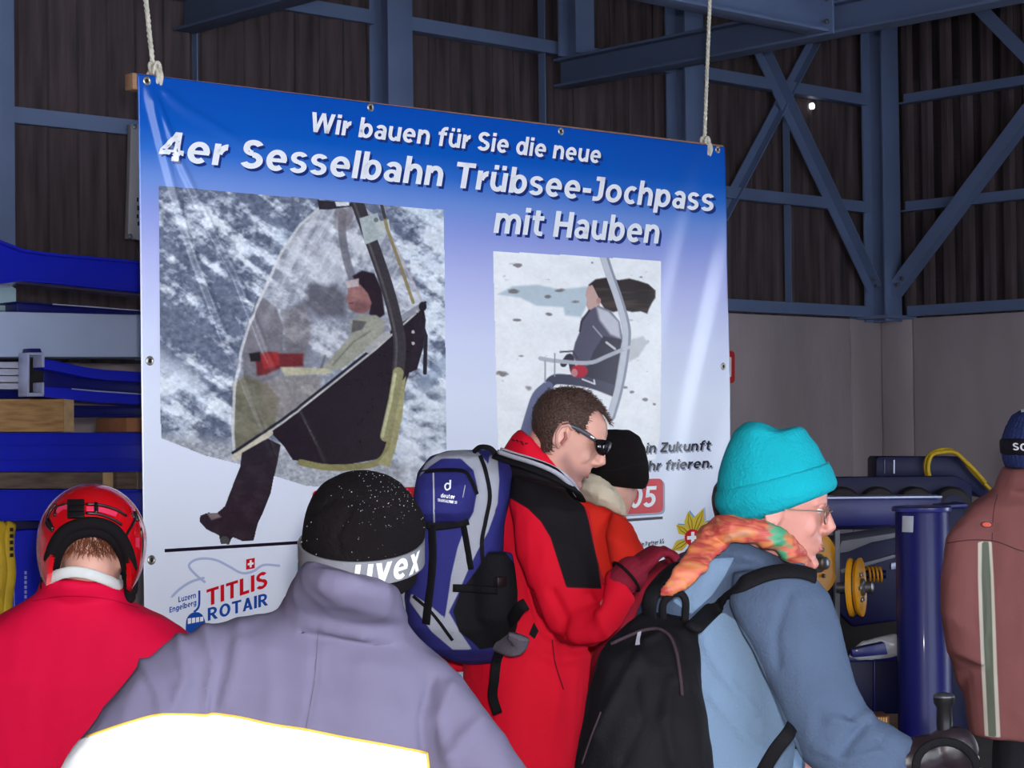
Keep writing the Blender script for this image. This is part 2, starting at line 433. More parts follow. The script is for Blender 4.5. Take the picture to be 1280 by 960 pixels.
# ================================================================ THE BANNER
BN_DIR = nrm(np.array([1.057, 1.0, 0])); BN_N = np.array([BN_DIR[1], -BN_DIR[0], 0])
BN0 = P(172, 92, 5.5)
def on_banner(px, py): return hit(px, py, BN0, BN_N)
def bn_sz(p): q = np.asarray(p)-BN0; return q@BN_DIR, -(q[..., 2])
def bn_px(px, py):
    p = on_banner(px, py); return float((p-BN0)@BN_DIR), float(BN0[2]-p[2])
_R = [([(183, 104), (205, 195), (225, 270), (243, 325), (282, 430), (300, 470), (345, 585)], .0080, .0125),
      ([(188, 106), (225, 205), (265, 290), (292, 342), (330, 440), (360, 500), (398, 575)], .0076, .0125),
      ([(190, 104), (230, 135), (290, 172), (330, 205)], .0065, .016)]
RIDGES = [([bn_px(*q) for q in pts], h, w) for pts, h, w in _R]
TRc = bn_px(900, 186)
def bn_wave(s, d):
    """how far the hanging sheet stands off its plane"""
    s = np.asarray(s, float); d = np.asarray(d, float)
    z = .010*np.sin(2.1*s+.7)*np.clip(d/1.2, 0, 1) + .006*np.sin(5.3*s-1.5*d+.4)*np.clip(d/.8, 0, 1)
    for pts, h, w in RIDGES:
        ds = dline(s, d, pts); al = np.sqrt((s-pts[0][0])**2+(d-pts[0][1])**2)
        L = math.hypot(pts[-1][0]-pts[0][0], pts[-1][1]-pts[0][1])
        z = z + h*np.exp(-(ds/w)**2)*np.clip(2.2-2*al/L, 0, 1)*np.clip(al/.05, 0, 1)
    # slack folds running down from the far corner
    r = s-TRc[0]; q = (r*.9+d*.32)
    z = z + .0055*np.sin(q*26)*np.exp(-((r+.12)/.17)**2)*np.clip(d/.35, 0, 1)*np.clip(1.5-d, 0, 1)
    return z
def bn_point(s, d, off=0.0):
    s = np.asarray(s, float); d = np.asarray(d, float)
    return BN0 + s[..., None]*BN_DIR - d[..., None]*ZUP + (bn_wave(s, d)+off)[..., None]*BN_N

banner = thing('banner', 'large hanging vinyl banner with blue headline announcing a new chairlift', 'banner', BN0-ZUP*1.8+BN_DIR*1.2)
# outline of the sheet in its own metres (s along, d down), from the four corners
TL = bn_px(172, 92); TR = bn_px(906, 184); BL = bn_px(182, 905); BR = bn_px(921, 812)
NS, ND = 400, 290
uu, vv = np.meshgrid(np.linspace(0, 1, NS), np.linspace(0, 1, ND))
def bil(u, v):
    a = np.array(TL); b = np.array(TR); c = np.array(BL); d_ = np.array(BR)
    q = (a*(1-u)[..., None]+b*u[..., None])*(1-v)[..., None]+(c*(1-u)[..., None]+d_*u[..., None])*v[..., None]
    return q[..., 0], q[..., 1]
ss, dd = bil(uu, vv); top = bn_point(ss, dd).reshape(-1, 3); bot = top-BN_N*.0012
fs_ = []
for j in range(ND-1):
    for i in range(NS-1):
        a = j*NS+i; fs_.append((a, a+NS, a+NS+1, a+1))
n0 = NS*ND
fs_ += [tuple(n0+i for i in f[::-1]) for f in fs_]
edge = [i for i in range(NS)]+[j*NS+NS-1 for j in range(1, ND)]+[(ND-1)*NS+i for i in range(NS-2, -1, -1)]+[j*NS for j in range(ND-2, 0, -1)]
for a, b in zip(edge, edge[1:]+edge[:1]): fs_.append((a, b, b+n0, a+n0))
me = bpy.data.meshes.new('sheet'); me.from_pydata([tuple(p) for p in np.vstack([top, bot])], [], fs_)
at = me.attributes.new('drop', 'FLOAT', 'POINT'); at.data.foreach_set('value', np.tile(vv.ravel(), 2).astype(np.float32))
finish(me, True)
M_VINYL = material('printed_vinyl', None, rough=.2, spec=.5, ramp=('drop', [
    (0, (8, 76, 174)), (.075, (10, 88, 186)), (.115, (50, 110, 200)), (.16, (112, 146, 216)), (.21, (146, 160, 224)), (.29, (188, 192, 238)), (.395, (216, 222, 248)), (.5, (228, 234, 250)), (1, (230, 236, 248))]))
put('sheet', me, M_VINYL, banner)

def bn_mesh(name, pts2, faces, mat, off, parent=banner, fine=.03, vcols=None):
    """a flat print: 2-D points in the sheet's metres, laid on the waving surface"""
    bm = bmesh.new(); vs_ = [bm.verts.new((x, y, 0)) for x, y in pts2]
    for f in faces:
        try: bm.faces.new([vs_[i] for i in f])
        except ValueError: pass
    if fine:
        bmesh.ops.triangulate(bm, faces=bm.faces)
        for _ in range(7):
            es = [e for e in bm.edges if e.calc_length() > fine]
            if not es: break
            bmesh.ops.subdivide_edges(bm, edges=es, cuts=1); bmesh.ops.triangulate(bm, faces=[f for f in bm.faces if len(f.verts) > 3])
    me = bpy.data.meshes.new(name); bm.to_mesh(me); bm.free()
    co = np.array([v.co for v in me.vertices]); p = bn_point(co[:, 0], co[:, 1], off)
    me.vertices.foreach_set('co', p.ravel()); finish(me, True)
    if len(me.polygons):
        nn = np.mean([np.array(f.normal) for f in me.polygons], axis=0)
        if nn@BN_N < 0: me.flip_normals()
    return put(name, me, mat, parent)
def ink(name, c): return material('ink_'+name, c, rough=.2, var=0.0)
INK_W = ink('white', (240, 242, 246)); INK_SH = ink('navy_shadow', (28, 48, 118)); INK_K = ink('black', (24, 22, 40)); INK_R = ink('red', (206, 20, 36))
INK_B = ink('blue', (26, 78, 165)); INK_PB = ink('pale_blue', (176, 188, 222)); INK_Y = ink('gold', (214, 186, 50)); INK_G = ink('grey', (120, 122, 130))
INK_SH2 = ink('grey_shadow', (150, 155, 175)); INK_T = ink('teal', (30, 140, 140)); INK_DY = ink('dark_gold', (140, 110, 30)); INK_SKY = ink('sky_blue', (90, 160, 210))

def poly_print(name, px_poly, mat, off, parent=banner, fine=.03):
    pts = [bn_px(*q) for q in px_poly]; return bn_mesh(name, pts, [tuple(range(len(pts)))], mat, off, parent, fine)
def stroke_pts(px_pts, w):
    """a px polyline of width w as a strip of quads (px)"""
    p = [np.asarray(q, float) for q in px_pts]; L = []; R = []
    for i, q in enumerate(p):
        t = nrm(p[min(i+1, len(p)-1)]-p[max(i-1, 0)]); nn = np.array([-t[1], t[0]]); ww = (w[i] if hasattr(w, '__len__') else w)/2
        L.append(q+nn*ww); R.append(q-nn*ww)
    pts = L+R; n = len(L); return pts, [(i, i+1, n+i+1, n+i) for i in range(n-1)]
def stroke_print(name, px_pts, w, mat, off, parent=banner):
    pts, fs = stroke_pts(px_pts, w); return bn_mesh(name, [bn_px(*q) for q in pts], fs, mat, off, parent, .05)

# a bold humanist sans drawn from bars and bowls (capital height 1, x-height .75)
def _R(x0, y0, x1, y1): return [[(x0, y0), (x1, y0), (x1, y1), (x0, y1)]]
def _Q(*p): return [list(p)]
def _A(cx, cy, rx, ry, a0=0, a1=360, w=.23, h=.18):
    n = max(4, int(abs(a1-a0)/14)); out = []
    for i in range(n):
        q = [math.radians(a0+(a1-a0)*k/n) for k in (i, i+1)]
        out.append([(cx+rx*math.cos(q[0]), cy+ry*math.sin(q[0])), (cx+rx*math.cos(q[1]), cy+ry*math.sin(q[1])), (cx+(rx-w)*math.cos(q[1]), cy+(ry-h)*math.sin(q[1])), (cx+(rx-w)*math.cos(q[0]), cy+(ry-h)*math.sin(q[0]))])
    return out
_u = _R(.55, 0, .78, .75)+_R(0, .34, .23, .75)+_A(.36, .35, .36, .365, 180, 330)
FONT = {
 'n': _R(0, 0, .23, .75)+_A(.42, .40, .36, .365, 0, 160)+_R(.55, 0, .78, .41), 'm': _R(0, 0, .23, .75)+_A(.365, .40, .36, .365, 0, 160)+_R(.495, 0, .725, .41)+_A(.86, .40, .36, .365, 0, 160)+_R(.99, 0, 1.22, .41),
 'h': _R(0, 0, .23, 1.03)+_A(.42, .40, .36, .365, 0, 160)+_R(.55, 0, .78, .41), 'u': _u, 'ü': _u+_R(.10, .85, .31, 1.03)+_R(.46, .85, .67, 1.03),
 'b': _R(0, 0, .23, 1.03)+_A(.44, .37, .38, .385), 'd': _R(.59, 0, .82, 1.03)+_A(.38, .37, .38, .385), 'p': _R(0, -.27, .23, .75)+_A(.44, .37, .38, .385), 'g': _R(.59, -.05, .82, .75)+_A(.38, .37, .38, .385)+_A(.42, -.03, .40, .25, 200, 360, .23, .16),
 'o': _A(.42, .37, .42, .385), 'c': _A(.39, .37, .39, .385, 52, 308), 'e': _A(.40, .37, .40, .385, 0, 312)+_R(.12, .305, .78, .44), 'a': _R(.49, 0, .72, .5)+_A(.36, .47, .36, .285, 0, 150)+_A(.33, .225, .33, .235, 0, 360, .22, .14),
 's': _A(.33, .535, .33, .225, 25, 270, .22, .155)+_A(.33, .215, .34, .23, -155, 90, .22, .155), 'r': _R(0, 0, .23, .75)+_A(.50, .30, .42, .46, 92, 165, .23, .21), 'i': _R(0, 0, .23, .75)+_R(-.01, .85, .24, 1.03), 'l': _R(0, 0, .23, 1.03),
 'f': _R(.13, 0, .36, .80)+_A(.46, .74, .33, .30, 88, 180)+_R(.45, .86, .58, 1.04)+_R(0, .58, .54, .75), 't': _R(.12, .24, .35, .96)+_A(.42, .25, .30, .26, 180, 272, .23, .17)+_R(.41, -.01, .56, .16)+_R(0, .58, .56, .75),
 'k': _R(0, 0, .23, 1.03)+_Q((.2, .36), (.48, .75), (.77, .75), (.40, .34))+_Q((.26, .42), (.52, 0), (.82, 0), (.43, .48)), 'v': _Q((0, .75), (.25, .75), (.49, 0), (.27, 0))+_Q((.27, 0), (.49, 0), (.76, .75), (.52, .75)), 'x': _Q((0, .75), (.28, .75), (.80, 0), (.52, 0))+_Q((.52, .75), (.79, .75), (.27, 0), (0, 0)), 'z': _R(0, 0, .64, .17)+_R(0, .58, .64, .75)+_Q((0, .17), (.38, .6), (.64, .58), (.26, .15)),
 'T': _R(0, .82, .86, 1)+_R(.305, 0, .555, 1), 'I': _R(0, 0, .26, 1), 'L': _R(0, 0, .26, 1)+_R(0, 0, .68, .19), 'H': _R(0, 0, .25, 1)+_R(.66, 0, .91, 1)+_R(.2, .41, .7, .60), 'J': _R(.24, .27, .49, 1)+_R(.05, .82, .49, 1)+_A(.16, .28, .33, .29, 270, 360, .25, .18)+_R(-.02, -.01, .17, .17),
 'S': _A(.41, .725, .40, .29, 28, 270, .25, .19)+_A(.41, .28, .42, .295, -155, 90, .25, .19), 'W': _Q((0, 1), (.25, 1), (.48, 0), (.25, 0))+_Q((.25, 0), (.48, 0), (.81, 1), (.59, 1))+_Q((.59, 1), (.81, 1), (1.14, 0), (.91, 0))+_Q((.91, 0), (1.14, 0), (1.39, 1), (1.14, 1)),
 'Z': _R(0, 0, .80, .19)+_R(0, .81, .80, 1)+_Q((0, .19), (.50, .83), (.80, .81), (.30, .17)), 'P': _R(0, 0, .25, 1)+_A(.40, .68, .42, .32, -90, 90, .25, .18)+_R(.2, .82, .42, 1)+_R(.2, .36, .42, .54), 'R': _R(0, 0, .25, 1)+_A(.40, .69, .42, .31, -90, 90, .25, .18)+_R(.2, .82, .42, 1)+_R(.2, .38, .42, .56)+_Q((.30, .42), (.56, .44), (.92, 0), (.62, 0)),
 'A': _Q((0, 0), (.26, 0), (.58, 1), (.34, 1))+_Q((.34, 1), (.58, 1), (.92, 0), (.65, 0))+_R(.2, .2, .72, .37), 'O': _A(.50, .5, .50, .515, 0, 360, .26, .19), 'E': _R(0, 0, .25, 1)+_R(0, 0, .68, .18)+_R(0, .41, .64, .59)+_R(0, .82, .68, 1), 'G': _A(.48, .5, .48, .515, 50, 330, .26, .19)+_R(.66, .08, .90, .52)+_R(.50, .36, .90, .53), 'C': _A(.47, .5, .47, .515, 48, 312, .26, .19), 'N': _R(0, 0, .25, 1)+_R(.67, 0, .92, 1)+_Q((0, 1), (.28, 1), (.92, 0), (.64, 0)),
 '4': _R(.46, 0, .70, 1)+_R(0, .20, .86, .38)+_Q((0, .38), (.24, .38), (.70, 1), (.46, 1)), '0': _A(.40, .5, .40, .515, 0, 360, .25, .18), '3': _A(.36, .72, .38, .29, -90, 150, .25, .17)+_A(.36, .28, .42, .295, -150, 90, .25, .17), '5': _R(.08, .82, .74, 1)+_R(.08, .46, .31, 1)+_A(.37, .325, .42, .34, -150, 125, .25, .18), '-': _R(0, .29, .42, .48), '.': _R(0, 0, .24, .24),
}
def glyphs(body, bold=.0, shear=0.0, gap=.13):
    """outline of a line of text: 2-D verts and faces, baseline at y=0; left, right and capital height"""
    V = []; Fc = []; x = 0.0
    for ch in body:
        if ch == ' ': x += .40; continue
        ps = FONT[ch]; x0 = min(q[0] for p in ps for q in p); x1 = max(q[0] for p in ps for q in p)
        for p in ps:
            k = len(V); V += [(q[0]-x0+x+q[1]*shear, q[1]) for q in p]; Fc.append(tuple(range(k, k+len(p))))
        x += x1-x0+gap
    v = np.array(V); return v, Fc, v[:, 0].min(), v[:, 0].max(), 1.0
def text_on(frame, name, body, mat, off, bold=.02, shear=.0, spacing=.13, parent=None, letter='letter', holder=None):
    """frame: (x0,y0) start of baseline, (x1,y1) its end, cap height in px at the start; every letter is a piece of its own"""
    (x0, y0), (x1, y1), cap = frame
    v, f, a, b, H = glyphs(body, bold, shear, spacing)
    o = np.array(bn_px(x0, y0)); e = np.array(bn_px(x1, y1)); u = np.array(bn_px(x0, y0-cap))-o; u[0] = 0
    pts = o + (e-o)*((v[:, 0]-a)/(b-a))[:, None] + u*(v[:, 1]/H)[:, None]
    if cap < 12 or parent is not None:
        return bn_mesh(name, [tuple(q) for q in pts], f, mat, off, parent or banner, .022)
    if holder is None:
        holder = bpy.data.objects.new(name, None); COL.objects.link(holder); holder.parent = banner; holder.matrix_parent_inverse = Matrix.Translation(-banner.location); holder['_o'] = (0.0, 0.0, 0.0)
    fi = 0; vi = 0
    for ch in body:
        if ch == ' ': continue
        nf = len(FONT[ch]); nv = sum(len(q) for q in FONT[ch])
        bn_mesh(letter, [tuple(q) for q in pts[vi:vi+nv]], [tuple(i-vi for i in q) for q in f[fi:fi+nf]], mat, off, holder, .022); fi += nf; vi += nv
    return holder
def shadowed(frame, name, body, bold, shear, sh=(3, 3.5), mat=INK_W, shmat=INK_SH, spacing=.13):
    o = text_on(frame, name, body, mat, .0022, bold, shear, spacing)
    (x0, y0), (x1, y1), cap = frame
    text_on(((x0+sh[0], y0+sh[1]), (x1+sh[0], y1+sh[1]), cap), name, body, shmat, .0014, bold, shear, spacing, letter='letter_shadow', holder=o)
shadowed(((390, 165), (751, 204.5), 25), 'headline_lettering', 'Wir bauen für Sie die neue', 0, .2)
shadowed(((197, 200), (892, 264.5), 37), 'headline_lettering', '4er Sesselbahn Trübsee-Jochpass', .036, .2)
shadowed(((616, 291), (825, 304.5), 33.5), 'headline_lettering', 'mit Hauben', .036, .2)
shadowed(((809, 566.5), (891, 562.5), 12.5), 'slogan_lettering', 'in Zukunft', .026, .22, (1.6, 1.8), INK_K, INK_SH2)
shadowed(((786, 590), (892, 584.5), 12.5), 'slogan_lettering', 'mehr frieren.', .026, .22, (1.6, 1.8), INK_K, INK_SH2)
# red date bar
def rbar(x0, y0, x1, y1, x2, y2, x3, y3, r=7):
    c = [np.array(q, float) for q in ((x0, y0), (x1, y1), (x2, y2), (x3, y3))]; out = []
    for i in range(4):
        a = c[i]; p = nrm(c[i-1]-a); q = nrm(c[(i+1) % 4]-a)
        for k in range(5):
            t = k/4; out.append(tuple(a+(p*(1-t)**2+q*t**2)*r))
    return out
bar = poly_print('date_bar', rbar(386, 613, 831.5, 598, 831.5, 640.5, 386, 664), INK_R, .0016)
poly_print('bar_shadow_print', rbar(389, 616, 834, 600.5, 834, 643, 389, 667), INK_SH2, .001, parent=bar)
text_on(((789, 635), (823.5, 633), 26), 'date_lettering', '05', INK_W, .0026, .03, .22, parent=bar)
poly_print('rule_line', [(205, 686.2), (384, 675), (600, 661), (831, 645.5), (831, 649), (600, 664.6), (384, 679), (205, 690.4)], INK_K, .0014)
text_on(((803.5, 684), (832.5, 679.5), 6.2), 'partner_lettering', 'in Partner AG', INK_K, .0014, .012)
text_on(((804, 691.5), (832, 688), 5.5), 'partner_lettering', 'ia lusic', INK_G, .0014, .0)
poly_print('logo_patch', [(368, 703), (384, 702), (384, 716), (368, 718)], INK_T, .0014)

# cable-car company logo, lower left
logo = text_on(((256.5, 758), (330.5, 733.5), 21), 'company_lettering', 'TITLIS', INK_R, .0018, .035)
text_on(((258, 776), (331.5, 756), 16), 'company_lettering', 'ROTAIR', INK_B, .0018, .03)
text_on(((222, 753), (243.5, 747), 7), 'place_lettering', 'Luzern', INK_B, .0016, .014)
text_on(((211, 766), (244, 756), 7), 'place_lettering', 'Engelberg', INK_B, .0016, .014)
stroke_print('cable_line', spline([(247.5, 738), (247.5, 753), (246, 760), (241, 765)], 4), 2.6, INK_B, .0016)
gon = poly_print('gondola_emblem', spline([(231, 786), (232, 774), (237, 767), (244, 765), (250, 767), (254, 774), (254, 786), (231, 792)], 3), INK_B, .0014)
for k in range(4):
    x = 233.4+k*5.0; poly_print('gondola_pane', [(x, 773-k*.6), (x+4, 772.3-k*.6), (x+4, 779-k*1.0), (x, 780-k*1.0)], INK_W, .0022, parent=gon, fine=0)
stroke_print('bird_swoosh', spline([(213, 747), (224, 736), (238, 727), (254, 722)], 5), [1]+[3.2]*14+[2.5], INK_PB, .0012)
stroke_print('bird_swoosh', spline([(255, 728), (244, 719), (235, 708), (240, 701), (252, 698), (268, 700), (284, 708), (299, 716), (313, 714), (326, 706), (346, 707)], 5), 3.0, INK_PB, .0012)
flag = poly_print('swiss_flag', [(304.5, 699), (315, 697), (315, 710), (304.5, 712)], INK_R, .0016, fine=0)
poly_print('flag_cross', [(308.6, 700.3), (311, 699.8), (311, 703), (313.4, 702.6), (313.4, 705.2), (311, 705.6), (311, 708.6), (308.6, 709.2), (308.6, 706.1), (306.2, 706.6), (306.2, 704), (308.6, 703.4)], INK_W, .0024, parent=flag, fine=0)
# golden flower emblem, lower right
fc = (868, 672)
em = poly_print('flower_emblem', [(fc[0]+10*math.cos(a), fc[1]+10.5*math.sin(a)) for a in np.linspace(0, 6.28, 24, endpoint=False)], INK_R, .0034, fine=0)
poly_print('flower_cross', [(fc[0]+x, fc[1]+y) for x, y in ((-2, -7), (2, -7.3), (2, -2.2), (7, -2.6), (7, 1.8), (2, 2.1), (2, 7), (-2, 7.3), (-2, 2.4), (-7, 2.7), (-7, -1.6), (-2, -2))], INK_W, .0042, parent=em, fine=0)
for k, (tx, ty) in enumerate(((863, 639), (882, 635), (848, 656), (841, 689), (899, 650), (904, 672), (893, 700), (865, 708))):
    d = np.array([tx-fc[0], ty-fc[1]], float); L = np.linalg.norm(d); d /= L; q = np.array([-d[1], d[0]]); c = np.array(fc, float)
    pet = [tuple(c+d*8-q*3), tuple(c+d*L*.62-q*7), tuple(c+d*L), tuple(c+d*L*.62+q*7), tuple(c+d*8+q*3)]
    poly_print('petal', [(x+2, y-1.5) for x, y in pet], INK_SKY if k % 2 == 0 else INK_PB, .0016, parent=em, fine=0)
    poly_print('petal', pet, INK_Y, .0022, parent=em, fine=0)
    for w in (-2.4, 2.2):
        pts, fs = stroke_pts([tuple(c+d*10+q*w*.6), tuple(c+d*L*.6+q*w), tuple(c+d*L*.92)], [1.2, 1.2, .4])
        bn_mesh('petal_vein', [bn_px(*z) for z in pts], fs, INK_DY, .0028, em, 0)

# ---------------------------------------------------------------- the two printed photographs (colour per point)
class Paint:
    def __init__(s, X, Y):
        s.X, s.Y = X, Y; s.c = np.zeros(X.shape+(3,)); s.m = np.zeros(X.shape)
    def fill(s, a, c):
        a = np.clip(a, 0, 1); c = np.asarray(c, float); s.c = s.c*(1-a[..., None])+c*a[..., None]
    def poly(s, p, c, al=1.0, soft=.8): s.fill(al*np.clip(sdpoly(s.X, s.Y, p)/soft+.5, 0, 1), c)
    def line(s, p, w, c, al=1.0, soft=.8): s.fill(al*np.clip((w/2-dline(s.X, s.Y, p))/soft+.5, 0, 1), c)
    def ell(s, cx, cy, rx, ry, c, al=1.0, soft=.15):
        q = np.sqrt(((s.X-cx)/rx)**2+((s.Y-cy)/ry)**2); s.fill(al*np.clip((1-q)/soft+.5, 0, 1), c)
    def nz(s, sx, sy, k=0, o=4): return fbm(np.stack([s.X/sx, s.Y/sy, np.full(s.X.shape, 3.1*k)], -1), o)
def photo_grid(x0, y0, x1, y1, step):
    a = bn_px(x0, y0); b = bn_px(x1, y1)
    c = bn_px(x1, y0); d = bn_px(x0, y1)
    s0, s1 = min(a[0], d[0]), max(b[0], c[0]); d0, d1 = min(a[1], c[1]), max(b[1], d[1])
    S, D = np.meshgrid(np.arange(s0, s1, step), np.arange(d0, d1, step))
    flat = BN0+S[..., None]*BN_DIR-D[..., None]*ZUP
    X, Y = proj(flat.reshape(-1, 3)); return S, D, X.reshape(S.shape), Y.reshape(S.shape)
def photo_mesh(name, S, D, img, mask, off):
    keep = (mask[:-1, :-1] & mask[1:, :-1] & mask[:-1, 1:] & mask[1:, 1:])
    h, w = S.shape; idx = np.arange(h*w).reshape(h, w)
    q = np.stack([idx[:-1, :-1], idx[1:, :-1], idx[1:, 1:], idx[:-1, 1:]], -1)[keep]
    used = np.unique(q); rm = np.full(h*w, -1); rm[used] = np.arange(len(used)); q = rm[q]
    p = bn_point(S.ravel()[used], D.ravel()[used], off)
    me = bpy.data.meshes.new(name); me.from_pydata(p.tolist(), [], q.tolist())
    c = np.clip(img.reshape(-1, 3)[used]/255., 0, 1); c = np.where(c <= .04045, c/12.92, ((c+.055)/1.055)**2.4)
    at = me.color_attributes.new('print', 'FLOAT_COLOR', 'POINT')
    at.data.foreach_set('color', np.hstack([c, np.ones((len(c), 1))]).astype(np.float32).ravel()); finish(me, True)
    if len(me.polygons) and np.array(me.polygons[0].normal)@BN_N < 0: me.flip_normals()
    return put(name, me, material('photo_print', None, rough=.2, vcol='print'), banner)

# photograph 1: chair with its hood closed against a snowy mountain
S, D, X, Y = photo_grid(190, 228, 566, 690, .0024)
pt = Paint(X, Y)
n1 = pt.nz(46, 30, 1, 5); n2 = pt.nz(14, 9, 2, 4); n3 = pt.nz(5, 4, 3, 3); n4 = fbm(np.stack([(X*.8+Y*.6)/60, (Y*.8-X*.6)/10, X*0+5.], -1), 4)
rock = np.stack([74+66*n3, 82+66*n3, 104+62*n3], -1); snow = np.stack([206+50*n2, 218+40*n2, 234+26*n2], -1)
sn = .9*n4+.5*n1+.55*n2+.35*n3
thr = 1.25 - .18*np.clip((X-430)/80, 0, 1) + .16*np.exp(-(((X-240)/60)**2+((Y-390)/50)**2)) - .12*np.clip((Y-430)/60, 0, 1)*np.clip((300-X)/60, 0, 1)
a = .92*np.clip((sn-thr)/.30+.5, 0, 1); pt.c = rock*(1-a[..., None])+snow*a[..., None]
pt.fill(.55*np.clip((270-Y+(X-480)*.25)/30, 0, 1)*np.clip((X-480)/30, 0, 1), (208, 228, 240))
pt.fill(.6*np.exp(-(((Y-300-.9*(X-350))/14)**2))*np.clip((X-330)/20, 0, 1)*np.clip((420-X)/20, 0, 1), (214, 226, 240))
pt.fill(.7*np.exp(-(((Y-455-.55*(X-200))/16)**2))*np.clip((262-X)/20, 0, 1), (226, 233, 244))
gr = np.clip((Y-(535+.12*(X-200)))/16, 0, 1)
n5 = pt.nz(4, 3, 6, 3); sp = np.stack([118+110*n5, 122+108*n5, 132+104*n5], -1); pt.c = pt.c*(1-gr[..., None])+sp*gr[..., None]
pt.fill(.85*np.clip((X-500)/10, 0, 1)*np.clip((Y-470)/20, 0, 1)*np.clip(n2*2.4-.5, 0, 1), (226, 232, 240))
pt.poly([(520, 478), (560, 440), (562, 462), (530, 492)], (150, 164, 184), .6, 4)
# hood
hood = [(400, 259), (414, 254), (432, 252), (456, 260), (476, 277), (492, 302), (508, 334), (519, 358), (529, 378), (500, 410), (455, 450), (400, 498), (350, 535), (290, 572), (288, 530), (290, 486), (298, 440), (311, 398), (329, 360), (350, 315), (374, 281)]
pt.poly([(300, 440), (305, 410), (314, 385), (326, 371), (342, 384), (351, 408), (349, 440), (344, 470), (318, 482), (300, 475)], (58, 52, 62), .85, 3)
pt.poly(hood, (188, 186, 190), .45, 1.5)
st = fbm(np.stack([(X*.9+Y*.5)/7, (Y*.9-X*.5)/90, X*0+9.], -1), 3)
inh = np.clip(sdpoly(X, Y, hood)/3, 0, 1)
pt.fill(inh*np.clip((st-.5)*2.2, 0, .55)*np.clip((430-Y)/120, 0, 1), (236, 236, 240))
pt.poly([(385, 352), (420, 358), (432, 372), (430, 395), (398, 398), (380, 380)], (78, 74, 84), .65, 8)
pt.poly([(395, 325), (432, 318), (440, 345), (410, 356), (386, 350)], (220, 222, 226), .5, 8)
pt.poly([(350, 390), (378, 378), (388, 410), (380, 448), (352, 452)], (92, 84, 84), .5, 8)
pt.poly([(288, 480), (300, 470), (330, 480), (345, 500), (340, 535), (292, 571), (288, 540)], (104, 98, 72), .75, 5)
pt.line([(400, 259), (374, 281), (350, 315), (329, 360), (311, 398), (298, 440), (290, 486), (288, 540), (290, 570)], 3.5, (226, 224, 224), .8, 1.5)
pt.line([(432, 253), (456, 261), (476, 278), (492, 303), (508, 335), (529, 378)], 3, (190, 184, 188), .8, 1.5)
pt.line(spline([(428, 266), (427, 290), (432, 322), (441, 352)], 4), 10, (100, 98, 108), .75, 2)
pt.poly([(418, 262), (440, 258), (442, 284), (428, 292), (416, 285)], (120, 112, 116), .6, 3)
# passenger
pt.poly([(437, 351), (447, 346), (458, 350), (466, 366), (464, 384), (455, 392), (444, 391), (437, 387), (434, 383), (435, 378), (431, 374), (434, 367), (434, 359)], (152, 108, 106), 1, 1.5)
pt.ell(450, 384, 12, 7, (112, 76, 80), .6, .8); pt.ell(443, 368, 7, 6, (178, 130, 122), .5, .8); pt.line([(435, 379), (440, 379)], 1.6, (104, 60, 64), .8)
pt.poly([(440, 345), (452, 338), (468, 342), (477, 362), (481, 393), (467, 402), (461, 392), (464, 378), (459, 366), (450, 356), (443, 351)], (46, 35, 44), 1, 2)
pt.poly([(430, 352), (448, 348), (448, 358), (433, 360)], (196, 184, 186), .9, 1.5)
pt.poly([(408, 452), (424, 434), (438, 418), (436, 402), (450, 394), (470, 394), (482, 402), (476, 424), (450, 442), (424, 462), (398, 462)], (158, 156, 142), 1, 2)
pt.poly([(440, 400), (458, 402), (452, 412), (438, 416)], (84, 82, 84), .8, 2)
pt.line([(414, 456), (440, 428), (462, 414)], 2, (108, 106, 98), .7, 2); pt.line([(404, 445), (398, 462)], 3, (100, 98, 90), .7, 2)
pt.poly([(316, 446), (330, 440), (345, 442), (376, 442), (376, 458), (346, 460), (330, 468), (318, 470)], (112, 46, 50), 1, 3)
pt.poly([(322, 442), (344, 440), (346, 456), (326, 462)], (166, 52, 54), .9, 3); pt.poly([(308, 442), (322, 440), (322, 452), (310, 452)], (40, 36, 42), 1, 2)
pt.poly([(347, 459), (410, 461), (412, 467), (352, 470)], (186, 180, 152), 1, 1.5)
pt.poly([(322, 478), (350, 470), (400, 470), (392, 500), (345, 528), (330, 520)], (138, 126, 116), .55, 5)
# seat shell and frame
pt.poly([(334, 540), (350, 528), (410, 481), (470, 435), (500, 410), (529, 382), (528, 410), (521, 440), (508, 478), (498, 530), (487, 560), (470, 574), (430, 581), (390, 580), (362, 575), (351, 558)], (40, 31, 40))
pt.line(spline([(372, 578), (402, 584), (436, 584), (470, 578), (484, 560), (493, 520), (500, 486)], 4), 8, (142, 136, 92))
pt.poly([(470, 580), (486, 560), (494, 520), (500, 480), (508, 470), (503, 520), (494, 560), (486, 584)], (168, 162, 118))
pt.line([(288, 566), (350, 524), (410, 478), (470, 432), (532, 378)], 3.5, (38, 38, 50)); pt.line([(290, 569), (350, 528), (410, 482), (470, 436), (520, 392)], 2, (204, 200, 196))
pt.line([(290, 572), (334, 541)], 7, (204, 196, 176)); pt.line([(460, 437), (484, 418)], 9, (176, 174, 172)); pt.line([(500, 400), (527, 383)], 8, (150, 150, 160)); pt.ell(529, 383, 5, 6, (40, 38, 48))
arm = spline([(445, 250), (456, 280), (470, 318), (483, 356), (494, 396), (500, 430), (498, 466)], 5)
pt.line(arm, 16, (62, 57, 62)); pt.line([(x-4, y) for x, y in arm], 3, (98, 92, 94), .7)
pt.line([(498, 466), (492, 500), (481, 545)], 14, (150, 145, 106)); pt.line([(494, 468), (488, 502), (477, 545)], 4, (206, 202, 160), .8)
